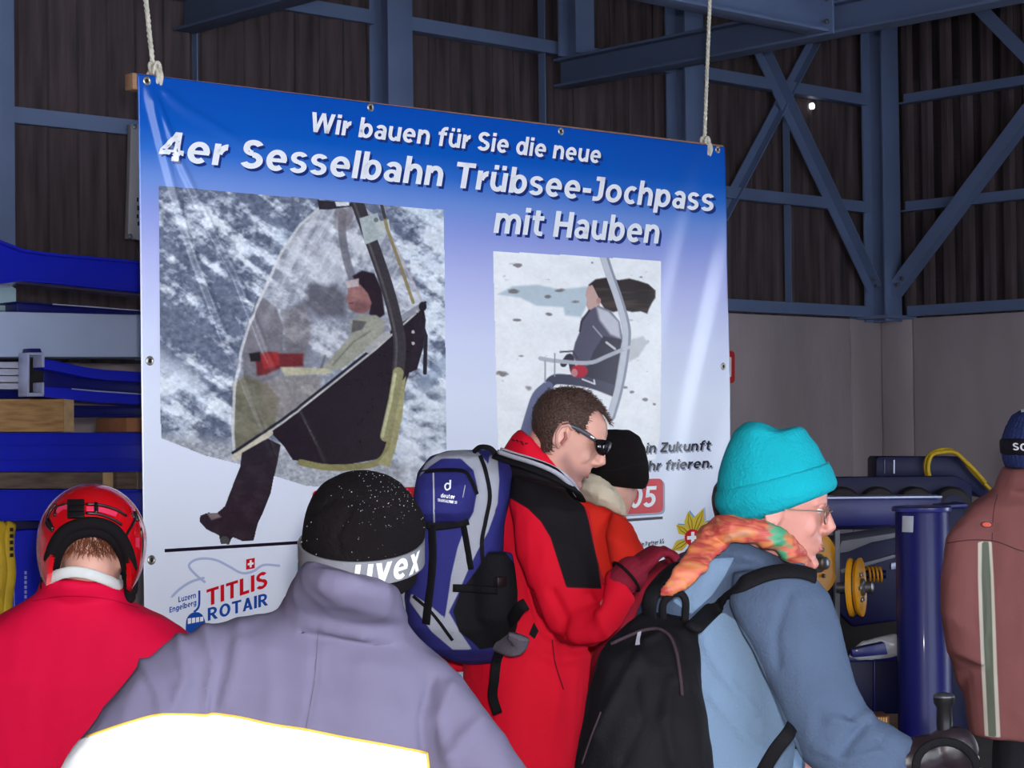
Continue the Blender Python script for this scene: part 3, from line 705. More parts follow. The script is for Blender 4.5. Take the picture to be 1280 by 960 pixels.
pt.poly([(449, 273), (472, 266), (480, 296), (456, 306)], (176, 184, 184)); pt.poly([(470, 278), (486, 274), (488, 286), (474, 290)], (188, 192, 188)); pt.ell(470, 275, 3, 3, (110, 112, 112))
pt.line([(477, 256), (484, 286), (500, 330), (517, 378)], 4, (146, 132, 96)); pt.line([(477, 256), (481, 272)], 4, (70, 66, 70))
pt.poly([(396, 250), (440, 254), (440, 258), (412, 262), (398, 262)], (52, 48, 56)); pt.poly([(418, 252), (436, 253), (436, 257), (420, 258)], (226, 228, 232))
pt.poly([(518, 396), (530, 384), (533, 400), (530, 434), (522, 462), (512, 466), (516, 430)], (44, 36, 46)); pt.line([(526, 400), (533, 420), (532, 466)], 5, (46, 42, 50))
for q in ((522, 389), (517, 415), (517, 429)): pt.ell(*q, 2, 2, (190, 184, 180))
# dangling leg and boot
leg = [(299, 566), (330, 548), (347, 556), (342, 580), (335, 616), (326, 640), (319, 655), (314, 676), (300, 677), (288, 672), (284, 681), (273, 680), (271, 670), (256, 662), (247, 652), (248, 644), (258, 640), (268, 641), (278, 632), (286, 610), (297, 582)]
pt.poly(leg, (44, 36, 46)); pt.poly([(256, 641), (268, 640), (274, 646), (262, 650)], (150, 138, 136), .8, 2); pt.ell(278, 676, 6, 6, (78, 76, 76))
pt.fill(.35*np.clip(sdpoly(X, Y, leg)/2, 0, 1)*np.clip(n2*2-.9, 0, 1), (90, 78, 86))
frame1 = [(197, 232), (376, 247), (555, 262), (558, 440), (560, 612), (519, 612), (440, 610), (379, 608), (344, 597), (297, 581), (254, 570), (200, 548)]
pt.c = pt.c*(1+.22*(pt.nz(3.2, 2.8, 8, 3)-.5)+.16*(pt.nz(16, 12, 9, 3)-.5))[..., None]
mask = (sdpoly(X, Y, frame1) > 0) | (sdpoly(X, Y, leg) > 0)
photo_mesh('photo_print', S, D, pt.c, mask, .0009)

# photograph 2: open chair, hair blown back, on white snow
S, D, X, Y = photo_grid(610, 308, 840, 585, .0027)
pt = Paint(X, Y)
m1 = pt.nz(40, 16, 1, 4); m2 = pt.nz(9, 5, 2, 3)
pt.c = np.stack([243+12*m1, 245+10*m1, 246+9*m1], -1)
pt.fill(.35*np.clip((m2+.25*m1-.93)/.06, 0, 1), (150, 144, 142))
ice = [(622, 368), (640, 358), (672, 356), (700, 362), (735, 358), (736, 378), (726, 396), (706, 394), (704, 384), (670, 382), (650, 372)]
pt.poly(ice, (178, 196, 206), .8, 3)
for (x, y, rx, ry) in ((641, 364, 9, 4), (684, 371, 7, 3), (700, 363, 8, 3), (720, 377, 7, 3), (647, 332, 7, 3), (686, 393, 6, 2.5), (646, 400, 6, 2), (627, 467, 10, 4), (783, 484, 4, 2), (792, 490, 4, 2), (809, 499, 5, 3), (821, 505, 3, 2), (660, 485, 6, 4), (651, 445, 4, 1.5), (803, 346, 3, 1.5), (741, 328, 2, 1.5)):
    pt.fill(np.clip((1-((X-x)/rx)**2-((Y-y)/ry)**2)*1.6+(m2-.5)*3.2-.4, 0, 1)*.75, (104, 94, 92))
pt.poly([(786, 426), (806, 420), (812, 428), (800, 446), (788, 452)], (198, 198, 200), .8, 3)
hair = [(736, 356), (745, 349), (758, 347), (775, 350), (788, 348), (800, 351), (812, 355), (821, 363), (821, 372), (817, 378), (813, 386), (811, 392), (803, 389), (792, 390), (780, 387), (768, 390), (757, 386), (750, 376), (746, 370), (738, 366)]
pt.poly(hair, (46, 36, 36), 1, 1.5); pt.fill(.5*np.clip(sdpoly(X, Y, hair)/2, 0, 1)*np.clip((fbm(np.stack([X/30, Y/2.2, X*0], -1), 2)-.5)*4, 0, 1), (98, 74, 58))
pt.poly([(735, 358), (741, 356), (749, 372), (751, 382), (745, 386), (736, 388), (733, 381), (734, 374), (732, 369)], (206, 168, 158)); pt.ell(749, 376, 3, 4, (190, 140, 132))
pt.poly([(737, 388), (748, 382), (764, 388), (776, 402), (780, 424), (772, 452), (748, 476), (728, 466), (715, 444), (719, 428), (726, 412), (727, 398)], (88, 84, 104), 1, 1.5)
pt.poly([(746, 383), (762, 389), (775, 402), (778, 424), (764, 418), (750, 400)], (226, 226, 232), .85, 4)
pt.line([(742, 408), (756, 424), (764, 440)], 2, (190, 190, 204), .7); pt.line([(737, 388), (727, 402), (725, 414)], 2.5, (52, 48, 64))
pt.poly([(755, 420), (778, 424), (777, 442), (768, 496), (742, 486), (716, 470), (736, 456), (742, 440)], (56, 54, 70), 1, 2)
pt.line(spline([(704, 455), (712, 446), (716, 462)], 4), 8, (56, 52, 66)); pt.line(spline([(770, 488), (735, 478), (702, 474), (690, 476), (683, 486)], 5), 13, (74, 74, 92))
pt.line(spline([(684, 484), (672, 496), (664, 520), (657, 545)], 4), 15, (110, 114, 142)); pt.line([(686, 486), (676, 510), (668, 530)], 4, (70, 72, 94))
pt.ell(724, 464, 11, 8, (186, 36, 58)); pt.ell(718, 466, 4, 5, (206, 160, 160), .8)
pt.line([(728, 474), (744, 480), (743, 475)], 2, (226, 226, 230))
pole = spline([(755, 318), (763, 342), (774, 372), (783, 402), (785, 422), (781, 456), (774, 490), (765, 520)], 5)
pt.line(pole, 11, (150, 154, 168)); pt.line([(x-1.5, y) for x, y in pole], 7.5, (206, 209, 216))
pt.line(spline([(675, 448), (685, 450), (715, 453), (740, 453), (758, 446), (782, 436)], 4), 5, (186, 188, 196)); pt.line([(782, 436), (812, 427)], 4, (206, 208, 212)); pt.line([(700, 440), (716, 439), (722, 448)], 2, (70, 68, 78))
pt.line([(681, 451), (681, 478)], 2, (170, 172, 180)); pt.line([(693, 442), (693, 470)], 1.6, (150, 152, 160)); pt.line([(759, 428), (770, 436)], 3, (206, 206, 210))
pt.c = np.clip(pt.c*(1+.05*(pt.nz(3.2, 2.8, 8, 3)-.5)+.05*(pt.nz(16, 12, 9, 3)-.5))[..., None], 0, 255)
frame2 = [(615.5, 313.5), (720, 319), (827.5, 325.5), (830, 440), (828, 545), (822, 575), (624, 575), (619, 440)]
photo_mesh('photo_print', S, D, pt.c, sdpoly(X, Y, frame2) > 0, .0009)

# eyelets, batten, ropes
M_MET = material('nickel', (190, 186, 176), rough=.3, metal=.9); M_WOODB = material('batten_wood', (150, 112, 84), rough=.7, var=.2, vscale=20, stretch=(1, 1, 6))
for q in ((183, 101), (463, 134), (701, 164), (897, 187), (187, 451), (905, 458), (189, 700), (910, 690)):
    s, d = bn_px(*q); c = bn_point(np.array(s), np.array(d), .0005)
    g = Geo(); R, r = .0095, .0042
    g.rings([[c+(BN_DIR*math.cos(a)+ZUP*math.sin(a))*(R+r*math.cos(b))+BN_N*r*.6*math.sin(b) for b in np.linspace(0, 2*math.pi, 8, endpoint=False)] for a in np.linspace(0, 2*math.pi, 18, endpoint=False)], closed=True)
    e = build('eyelet', g, M_MET, banner, smooth=True, sharp=0)
    g = Geo(); g.lathe([(.0062, 0), (.0062, .0008)], c, BN_N, 14); build('eyelet_hole', g, M_DARK, e)
a = on_banner(173, 99); b = on_banner(903, 187)
g = Geo(); d = nrm(b-a); u = nrm(np.cross(BN_N, d)); u = u if u[2] > 0 else -u
c = (a+b)/2 - BN_N*.026 - u*.005
g.box(c, (np.linalg.norm(b-a)+.03, .04, .046), (d, BN_N, u)); build('batten', g, M_WOODB, banner, bevel=.003)
M_ROPE = material('rope_cord', (204, 198, 182), rough=.85, var=.2, vscale=60, bump=.4, bscale=150)
def rope(px_top, px_knot, label):
    k = on_banner(*px_knot)-BN_N*.026; tp = on_banner(*px_top)-BN_N*.026; up = nrm(tp-k); L = (H_TOP-k[2])/up[2]; tp = k+up*L
    t = thing('rope', label, 'rope', k)
    g = Geo(); n = 60
    for ph in (0, 2*math.pi/3, 4*math.pi/3):       # three-strand twist
        pts = []
        for i in range(n*3+1):
            h = i/(n*3)*L; a = ph+h*2*math.pi/.05; pts.append(k+up*h+(BN_DIR*math.cos(a)+BN_N*math.sin(a))*.004)
        g.tube(pts, .0045, 6)
    build('cord', g, M_ROPE, t, smooth=True, sharp=0)
    g = Geo()
    for j, r in enumerate((.029, .031)):           # two turns around the batten and a knot
        pts = [k+u*(-.008+ r*math.sin(a))+BN_N*(r*.95*math.cos(a))+BN_DIR*(.011*j-.006+.003*math.sin(a)) for a in np.linspace(0, 2*math.pi, 20, endpoint=False)]
        g.tube(pts, .006, 8, closed=True)
    kt = k+u*.022
    pts = [kt+BN_DIR*(.012*math.sin(2*a))+BN_N*(.012*math.cos(a)+.006)+ZUP*(.015*math.cos(3*a)) for a in np.linspace(0, 2*math.pi, 40, endpoint=False)]
    g.tube(pts, .0055, 8, closed=True)
    build('knot', g, M_ROPE, t, smooth=True, sharp=0)
rope((189, 0), (199, 94), 'thin white rope tied to the near left corner of the banner')
rope((894, 0), (887, 184), 'thin white rope tied to the far right corner of the banner')

# signs on the wall behind the banner
M_SIGN = material('faded_white_board', (150, 146, 150), rough=.6, var=.06); 
t = thing('notice_board', 'pale notice board mostly hidden behind the left edge of the banner', 'sign', Pb(168, 298, .16))
q = [Pb(164, 155, .16), Pb(205, 158, .16), Pb(205, 303, .16), Pb(160, 298, .16)]
g = Geo(); g.prism(q, -NB*.03); build('board', g, M_SIGN, t, bevel=.002)
for (x, y) in ((168, 158.5), (162.5, 295.5)):
    g = Geo(); g.lathe([(.012, 0), (.012, .006), (.004, .009)], Pb(x, y, .16), NB, 8); build('screw', g, M_BOLT, t)
for (x, y, w, h) in ((171, 247, 2.2, 5), (171.5, 257, 2.2, 6), (171, 268, 2.2, 5), (172, 277, 3, 5)):
    g = Geo(); g.prism([Pb(x, y, .162), Pb(x+w, y, .162), Pb(x+w, y+h, .162), Pb(x, y+h, .162)], NB*.001); build('lettering', g, M_DARK, t)
M_RED = material('red_enamel', (206, 44, 44), rough=.35, var=.03); M_WHT = material('white_enamel', (228, 228, 226), rough=.4, var=.03)
t = thing('warning_sign', 'small red and white plate peeking out behind the right edge of the banner', 'sign', Pb(911, 478, .07))
g = Geo(); g.prism([Pb(x, y, .07) for x, y in rbar(895, 437, 918.5, 439, 918.5, 479, 895, 480, 5)], -NB*.015); build('plate', g, M_RED, t)
g = Geo(); g.prism([Pb(x, y, .072) for x, y in ((897, 446), (914, 446.5), (914, 471), (897, 472))], NB*.002); build('white_field', g, M_WHT, t)
# ================================================================ STACKED LIFT STEELWORK ON THE LEFT
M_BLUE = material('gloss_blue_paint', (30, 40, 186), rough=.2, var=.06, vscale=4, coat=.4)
M_BLUED = material('deep_dimmed_blue', (18, 22, 98), rough=.42, var=.1, vscale=4, coat=.06, spec=.35)  # deeper blue; on the right machinery the dim light is put into it
M_NVY = material('dimmed_navy_paint', (12, 14, 60), rough=.5, var=.15, vscale=6, spec=.25)  # navy for the right machinery, darkened to carry the dim light there
M_GREYB = material('primer_grey_blue', (166, 180, 210), rough=.55, var=.05)
M_GALV = material('galvanised_plate', (196, 196, 214), rough=.4, metal=.3, var=.12, vscale=12, stretch=(1, 1, 8))
M_WOOD = material('pine_timber', (186, 146, 96), rough=.8, var=.0, col2=(140, 98, 60), vscale=5, stretch=(2, 2, 16), bump=.3, bscale=8)
M_WOODD = material('weathered_timber', (112, 92, 80), rough=.85, col2=(74, 60, 54), vscale=5, stretch=(2, 2, 14), bump=.3, bscale=8)
M_EDGE = material('pale_edge', (170, 176, 206), rough=.35, metal=.2, var=.1)  # pale blue-grey for edge strips, lips, plates and markings
M_YEL = material('yellow_webbing', (196, 160, 30), rough=.7, var=.18, vscale=14, bump=.3, bscale=60)
M_RUB = material('black_rubber', (34, 30, 32), rough=.75, var=.2)
M_SHEAVE = material('yellow_sheave_paint', (214, 146, 20), rough=.4, var=.12, vscale=8)
M_FILM = material('plastic_film', (190, 192, 200), rough=.3, var=.15, vscale=14, bump=.5, bscale=24)

def slab(poly, b, th, name, mat, parent, bevel=.003):
    g = Geo(); g.prism([Pb(x, y, b) for x, y in poly], -NB*th); return build(name, g, mat, parent, bevel=bevel)
def flanged(name, label, topline, botline, b, th, mat, fl=4.0, proud=.03, extra=None, cat='steel beam'):
    """welded beam: a web between two outlines and a flange along each of them"""
    base = Pb(botline[0][0], max(q[1] for q in botline), b); t = thing(name, label, cat, base)
    slab(topline+botline[::-1], b-.03, th-.04, 'web', mat, t)
    for ln, sg in ((topline, 1), (botline, -1)):
        slab(list(ln)+[(x, y+sg*fl) for x, y in ln[::-1]], b+proud-.03, th+proud, 'flange', mat, t, .002)
    return t
X0, X1 = -260, 215
SB = 2.0
flanged('curved_arm', 'wide blue curved steel arm lying highest on the left stack', [(X0, 262), (-40, 290), (0, 299.5), (14, 305), (30, 311), (60, 315.5), (110, 320), (178, 326), (X1, 330)],
        [(X0, 372), (-40, 362), (0, 355), (25, 351.5), (60, 354), (110, 359), (178, 366), (X1, 370)], SB, .16, M_BLUE, 3.5)
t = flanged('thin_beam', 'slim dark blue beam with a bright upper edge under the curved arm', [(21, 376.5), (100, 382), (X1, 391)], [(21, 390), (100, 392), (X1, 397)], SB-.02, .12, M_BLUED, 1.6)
slab([(66, 379.6), (120, 383.2), (178, 387.8), (178, 389.2), (120, 384.8), (66, 381)], SB+.004, .004, 'pale_edge_strip', M_EDGE, t, 0)
t = thing('lit_column_foot', 'pale block for the brightly lit column at the far left under the curved arm', 'block', Pb(5, 388, SB))  # column brightly lit there; that light is put into a pale block
slab([(-60, 359), (14, 357), (20.5, 361), (20.5, 388.5), (-60, 388.5)], SB-.2, .1, 'body', material('lit_column_blue', (168, 196, 206), rough=.4), t)
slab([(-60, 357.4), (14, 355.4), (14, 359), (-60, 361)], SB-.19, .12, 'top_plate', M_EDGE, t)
t = thing('box_girder', 'plain grey blue box girder across the left stack', 'steel beam', Pb(90, 447, SB))
slab([(X0, 386.5), (0, 389), (178, 393.5), (X1, 394.5), (X1, 447.5), (178, 446.5), (0, 446.5), (X0, 447)], SB+.05, .2, 'body', M_GREYB, t, .006)
slab([(X1-6, 394), (X1, 394), (X1, 448), (X1-6, 448)], SB+.053, .21, 'end_cap', M_GREYB, t)
t = thing('silver_plates', 'bundle of pale silver plates at the far left under the girder', 'metal sheet', Pb(10, 487, SB))
for k in range(4):
    y = 452+k*8.8; slab([(X0, y), (33, y+.4), (33.5, y+8.2), (X0, y+8.2)], SB+.03+.006*((k*5) % 3), .15, 'plate', M_GALV, t, .002)
flanged('channel_rail', 'narrow navy rail below the silver plates on the left stack', [(X0, 487.6), (36, 487.6)], [(X0, 498), (36, 498)], SB, .14, M_BLUED, 2)
t = thing('channel_beam', 'curved blue channel beam with an open bright edged end', 'steel beam', Pb(90, 500, SB))
cur = [(54, 448.5), (70, 451), (85, 454), (105, 458.5), (130, 462), (178, 465), (X1, 466)]
slab(cur+[(x, y+13) for x, y in cur[::-1]], SB+.05, .16, 'flange', M_BLUE, t)
low = [(54, 483), (85, 485), (120, 488.5), (178, 492.5), (X1, 494)]
slab(low+[(X1, 507), (178, 506), (120, 503), (85, 499), (54, 496)], SB+.05, .16, 'flange', M_BLUE, t)
slab([(x, y+10) for x, y in cur]+[(x, y+2) for x, y in low[::-1]], SB-.02, .06, 'web', M_BLUED, t)
slab([(90, 485.4), (120, 488), (178, 492), (178, 493.4), (120, 489.5), (90, 486.6)], SB+.054, .004, 'pale_edge_strip', M_EDGE, t, 0)
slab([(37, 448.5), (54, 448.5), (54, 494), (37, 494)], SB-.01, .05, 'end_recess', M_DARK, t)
for q in ([(34.5, 441), (37.5, 441), (37, 495), (34, 495)], [(36, 440.5), (55, 440.5), (55, 444), (36, 444)], [(52.5, 442), (56, 442), (56, 459), (52.5, 459)], [(34, 491), (55, 491), (55, 495.5), (34, 495.5)], [(52.5, 478), (55.5, 478), (55.5, 494), (52.5, 494)]):
    slab(q, SB+.125, .06, 'end_lip', M_EDGE, t, .002)
slab([(37, 435.5), (51, 435.5), (53, 441), (36, 441)], SB+.11, .045, 'end_tab', M_BLUED, t)
def timber(label, q, mat, b=SB+.04, th=.2):
    t = thing('timber_block', label, 'timber', Pb((q[0]+q[2])/2, q[3], b)); x0, y0, x1, y1 = q
    slab([(x0, y0), (x1, y0+.3), (x1, y1), (x0, y1)], b, th, 'block', mat, t, .004)
    slab([(x1-12*(x1-x0 > 40), y0+.5), (x1+.4, y0+.5), (x1+.4, y1-.2), (x1-12*(x1-x0 > 40), y1-.2)], b+.003, .01, 'end_grain', material('end_grain', (168, 138, 100), rough=.85, var=.2, vscale=30), t, 0)
    return t
timber('thick pale pine block resting on a blue beam at the far left', (X0, 498.4, 92, 540), M_WOOD)
timber('reddish end of a pine block against the banner edge, left stack', (158, 522, X1, 540), material('red_pine', (150, 98, 66), rough=.8, var=.2, vscale=10))
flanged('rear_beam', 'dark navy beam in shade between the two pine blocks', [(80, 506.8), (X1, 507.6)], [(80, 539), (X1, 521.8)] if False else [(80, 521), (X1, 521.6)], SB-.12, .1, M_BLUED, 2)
t = flanged('ribbed_beam', 'bright blue ribbed beam below the thick pine block', [(X0, 541), (X1, 540.4)], [(X0, 589.5), (X1, 589.5)], SB+.03, .22, M_BLUE, 2.5, .012)
for y in (554.8, 573.2): slab([(X0, y), (X1, y-.3), (X1, y+1.8), (X0, y+1.8)], SB+.022, .02, 'rib', M_BLUE, t, .001)
timber('weathered plank lying under the ribbed blue beam', (X0, 590, 141, 611), M_WOODD); timber('short weathered offcut beside the plank, near the banner edge', (146, 590, 172, 611), M_WOODD)
flanged('lower_beam', 'plain blue beam behind the red helmet', [(X0, 611.8), (X1, 611.8)], [(X0, 651), (X1, 651)], SB+.02, .22, M_BLUE, 3, .012)
# below it: crate of blue housing, yellow hose
t = thing('blue_housing', 'upright blue housing standing left of the red helmet', 'machine part', Pb(60, 1000, SB))
zb = Pb(60, 700, SB)
def slabz(poly, b, th, name, mat, parent, bevel=.004): return slab(poly, b, th, name, mat, parent, bevel)
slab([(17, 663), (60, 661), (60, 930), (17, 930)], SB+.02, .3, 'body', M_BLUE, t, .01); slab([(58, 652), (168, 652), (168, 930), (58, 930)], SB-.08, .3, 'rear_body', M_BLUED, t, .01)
for k in range(9): slab([(31, 714+k*6), (33.5, 714+k*6), (33.5, 718+k*6), (31, 718+k*6)], SB+.022, .003, 'marking', M_EDGE, t, 0)
slab([(58, 925), (60, 925), (60, 1056), (58, 1056)], SB, .2, 'stand', M_BLUED, t); slab([(14, 925), (168, 925), (168, 1056), (14, 1056)], SB, .3, 'plinth', M_BLUED, t)
t = thing('lifting_sling', 'yellow lifting sling draped down the far left edge', 'sling', Pb(8, 900, SB+.1))
for k, x in enumerate((1, 11)):
    g = Geo(); pts = spline([Pb(x+3, 655, SB+.06), Pb(x-1, 680, SB+.09), Pb(x+2, 715, SB+.09), Pb(x-2, 750, SB+.1), Pb(x-4, 800, SB+.1), Pb(x-4, 900, SB+.1)], 6)
    g.tube(pts, [(.021, .012)]*len(pts), 10, up=NB); build('webbing', g, M_YEL, t, smooth=True, sharp=0)
g = Geo()
for k in range(5): g = Geo(); q = Pb(14.5, 662+k*8, SB+.115); g.box(q, (.012, .002, .012), (DB, NB, ZUP)); build('printed_mark', g, M_DARK, t)
# timber packing that carries the stack down to the floor
for x in (-180, -60):
    t = thing('packing_timber', {-180: 'tall packing timber post at the outer end of the left stack', -60: 'packing timber post beneath the pine block of the left stack'}[x], 'timber', Pb(x, 1056, SB))
    slab([(x-18, 651.5), (x+10, 651.5), (x+10, 1056.), (x-18, 1056.)], SB, .2, 'post', M_WOODD, t)
    slab([(x-30, 1046), (x+22, 1046), (x+22, 1057), (x-30, 1057)], SB+.03, .26, 'foot', M_WOODD, t)

# ================================================================ LIFT MACHINERY ON THE RIGHT
def dslab(poly, d, th, name, mat, parent, bevel=.004):
    g = Geo(); g.prism([P(x, y, d) for x, y in poly], np.array([0, th, 0])); return build(name, g, mat, parent, bevel=bevel)
def floor_y(d): return 480+0  # unused
def fpx(x, d):          # picture height of the floor at that distance
    return float(proj(np.array([[P(x, 540, d)[0], d, 0.0]]))[1][0])
t = thing('crane_boom', 'dark blue boom with a chamfered end lying on the roller frame', 'machine part', P(1150, 597, 9.2))
dslab([(1095, 574), (1098, 570.5), (1200, 571), (1244, 613), (1226, 622), (1190, 597), (1095, 597)], 9.2, .22, 'boom', M_NVY, t)
for x in (1105, 1117): dslab([(x, 575), (x+1.5, 575), (x+1.5, 592), (x, 592)], 9.19, .006, 'weld_line', M_EDGE if x > 1110 else M_BLUED, t, 0)
t = thing('yellow_sling', 'yellow webbing sling looped around the dark blue boom', 'sling', P(1165, 600, 9.1))
for off, pts in ((0, [(1180, 602), (1163, 600), (1157, 586), (1159, 572), (1170, 564), (1185, 562), (1200, 570), (1213, 586), (1224, 598), (1238, 612)]), (1, [(1190, 599), (1168, 602), (1160, 588), (1164, 570), (1178, 565), (1194, 566), (1208, 578), (1220, 590), (1232, 604)])):
    g = Geo(); sp = spline([P(x, y, 9.15-.02*off) for x, y in pts], 6); g.tube(sp, [(.014, .010)]*len(sp), 8); build('webbing', g, M_YEL, t, smooth=True, sharp=0)
t = thing('roller_frame', 'blue roller frame carrying a row of dark tyres', 'machine', P(1120, fpx(1120, 8.9), 8.9))
dslab([(985, 597), (1195, 595), (1215, 606), (1215, 640), (985, 640)], 8.95, .1, 'frame_plate', M_NVY, t)
dslab([(985, 640), (1215, 640), (1215, 662), (985, 662)], 8.9, .2, 'bottom_rail', M_NVY, t)
for x in (1000, 1205): dslab([(x-8, 655), (x+8, 655), (x+8, fpx(x, 8.9)), (x-8, fpx(x, 8.9))], 8.92, .14, 'leg', M_NVY, t)
for x in (1052, 1097, 1143, 1189):
    w = None; g = Geo(); g.lathe([(.02, -.045), (.06, -.045), (.075, -.04), (.085, -.025), (.085, .025), (.075, .04), (.06, .045), (.02, .045)], P(x, 632, 8.88), (0, -1, 0), 28)
    w = build('tyre', g, M_RUB, t, smooth=True)
    g = Geo(); g.lathe([(.05, .0), (.05, .05), (.02, .055), (.018, .07), (.006, .072)], P(x, 632, 8.88), (0, -1, 0), 16); build('hub', g, M_NVY, w, smooth=True)
t = thing('front_girder', 'blue girder with a bright top edge in front of the tyres', 'steel beam', P(1110, 656, 8.2))
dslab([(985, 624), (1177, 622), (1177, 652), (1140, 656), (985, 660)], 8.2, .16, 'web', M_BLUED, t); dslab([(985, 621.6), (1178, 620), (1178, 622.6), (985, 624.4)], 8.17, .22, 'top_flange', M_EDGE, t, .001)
for x in (995, 1165): dslab([(x-9, 655), (x+9, 655), (x+9, fpx(x, 8.2)), (x-9, fpx(x, 8.2))], 8.22, .12, 'leg', M_NVY, t)
t = thing('hydraulic_cylinder', 'tall upright blue steel cylinder with a flanged top', 'cylinder', P(1153, fpx(1153, 7.2), 7.2))
c = P(1152, 634, 7.2); zt = c[2]; R = 33*7.2/2500
g = Geo(); g.lathe([(R, 0), (R, zt-.02), (R*.97, zt-.012)], (c[0], c[1], 0), ZUP, 40); build('barrel', g, M_BLUED, t, smooth=True)
g = Geo(); g.lathe([(R*.9, zt-.014), (R*1.1, zt-.014), (R*1.12, zt-.008), (R*1.12, zt), (R*1.05, zt+.004), (R*.6, zt+.004)], (c[0], c[1], 0), ZUP, 40); build('top_flange', g, material('flange_blue', (48, 52, 120), rough=.3, coat=.3), t, smooth=True)
g = Geo(); g.lathe([(R, .0), (R*1.3, .0), (R*1.3, .025), (R, .03)], (c[0], c[1], 0), ZUP, 32); build('foot_flange', g, M_NVY, t, smooth=True)
g = Geo(); vs_ = []; fs_ = []
for j, zz in enumerate((P(1128, 664, 7.2)[2], P(1128, 644, 7.2)[2])):
    for i in range(6):
        a = math.radians(214+i*5.5-(2 if j == 0 else 0)); vs_.append((c[0]+math.cos(a)*(R+.0015), c[1]+math.sin(a)*(R+.0015), zz))
for i in range(5): fs_.append((i, i+1, 7+i, 6+i))
g.add(vs_, fs_); build('paper_label', g, M_FILM, t)
t = thing('rear_column', 'dark navy square column beside the blue cylinder', 'column', P(1195, fpx(1195, 8.0), 8.0))
dslab([(1180, 634), (1206, 632), (1206, fpx(1195, 8)), (1180, fpx(1195, 8))], 8.0, .1, 'shaft', M_NVY, t); dslab([(1176, 631), (1210, 629), (1210, 635), (1176, 636)], 7.97, .16, 'cap_plate', M_BLUED, t)
# gearbox with sheaves
t = thing('gear_housing', 'dark navy gear housing with a sloping grey lid', 'machine', P(1090, fpx(1090, 7.7), 7.7))
dslab([(1040, 690), (1056, 682), (1130, 668), (1130, 775), (1066, 784), (1040, 760)], 7.7, .3, 'body', M_NVY, t, .01)
dslab([(1046, 692), (1052, 676), (1085, 671), (1132, 664), (1132, 670), (1090, 678), (1060, 690)], 7.66, .36, 'lid', material('dusty_lid', (120, 122, 134), rough=.6, var=.15), t, .004)
dslab([(1050, 712), (1122, 692), (1122, 696), (1052, 717)], 7.68, .03, 'bead', material('dusty_lid', (0, 0, 0)), t, .002)
dslab([(1044, 664), (1050, 662), (1050, 790), (1044, 792)], 7.55, .05, 'bracket', material('dusty_lid', (0, 0, 0)), t, .002)
dslab([(1000, 760), (1130, 770), (1130, fpx(1100, 7.7)), (1000, fpx(1100, 7.7))], 7.72, .3, 'stand', M_DARK, t, .01)
dslab([(1114, 704), (1121, 703), (1121, 711), (1114, 712)], 7.69, .01, 'type_plate', M_EDGE, t, .001)
def sheave(label, px, py, d, axis, R, double, base_to):
    t = thing('sheave', label, 'pulley', P(px, py+R/d*2500, d)); c = P(px, py, d); ax = nrm(axis)
    pr = [(.3*R, -.02), (.5*R, -.02), (.86*R, -.014), (R, -.022), (R, -.014), (.88*R, 0), (R, .014), (R, .022), (.86*R, .014), (.5*R, .02), (.3*R, .02)] if double else [(.28*R, -.012), (.45*R, -.018), (.8*R, -.012), (R, -.018), (R*1.01, 0), (R, .018), (.8*R, .012), (.45*R, .018), (.28*R, .012)]
    g = Geo(); g.lathe(pr, c, ax, 48); build('disc', g, M_SHEAVE, t, smooth=True)
    if double:
        g = Geo(); g.lathe([(.88*R, -.009), (.9*R, -.009), (.9*R, .009), (.88*R, .009)], c, ax, 40); build('groove_liner', g, M_RUB, t, smooth=True)
    h = None; g = Geo(); g.lathe([(.3*R, .0), (.3*R, .03), (.2*R, .036), (.2*R, .06), (.1*R, .066)], c, ax, 20); h = build('hub', g, M_BOLT, t, smooth=True)
    g = Geo(); g.tube([c-ax*.07, c+ax*.03], .18*R, 12); build('axle', g, M_BOLT, t, smooth=True)
    for a in range(6):
        u_ = nrm(np.cross(ax, ZUP)); w_ = np.cross(ax, u_); q = c+(u_*math.cos(a*1.047)+w_*math.sin(a*1.047))*.48*R+ax*.018
        g = Geo(); g.lathe([(.008, 0), (.008, .008), (.003, .01)], q, ax, 8); build('bolt', g, M_BOLT, h)
    return t
sheave('wide yellow pulley wheel just in front of the bespectacled face', 1017, 704, 7.5, (.62, -.75, .05), .118, False, None)
sheave('narrow grooved yellow pulley seen nearly edge on', 1070, 734, 7.35, (.93, -.32, .03), .108, True, None)
t = thing('coil_spring', 'small yellow coil spring on the gear housing', 'spring', P(1091, 728, 7.6)); c0 = P(1084, 718, 7.62); 
g = Geo(); pts = [c0+np.array([.014*k/10, 0, 0])+np.array([0, math.cos(k*.628), math.sin(k*.628)])*.028 for k in range(0, 41)]; g.tube(pts, .0045, 6); build('coil', g, M_SHEAVE, t, smooth=True, sharp=0)
g = Geo(); g.tube([c0-np.array([.01, 0, 0]), c0+np.array([.07, 0, 0])], .016, 12); build('rod', g, M_NVY, t, smooth=True)
t = thing('wrapped_parcel', 'blue part wrapped in crumpled clear film beside the cylinder', 'package', P(1105, 822, 7.25))
g = Geo(); g.loft([(1060, 822, 1064, 812), (1075, 826, 1078, 802), (1100, 824, 1102, 794), (1118, 822, 1119, 792), (1123, 820, 1123, 796)], 7.3, .8, 14)
fused('film', g, M_FILM, t, .006, 2, lambda co, no: .010*(fbm(co*26, 3)-.5))
dslab([(1064, 812), (1106, 803), (1110, 818), (1066, 822)], 7.16, .05, 'contents', M_BLUED, t)
t = thing('blue_crate', 'dark blue metal crate on the ground left of the cylinder', 'crate', P(1090, fpx(1090, 7.4), 7.4))
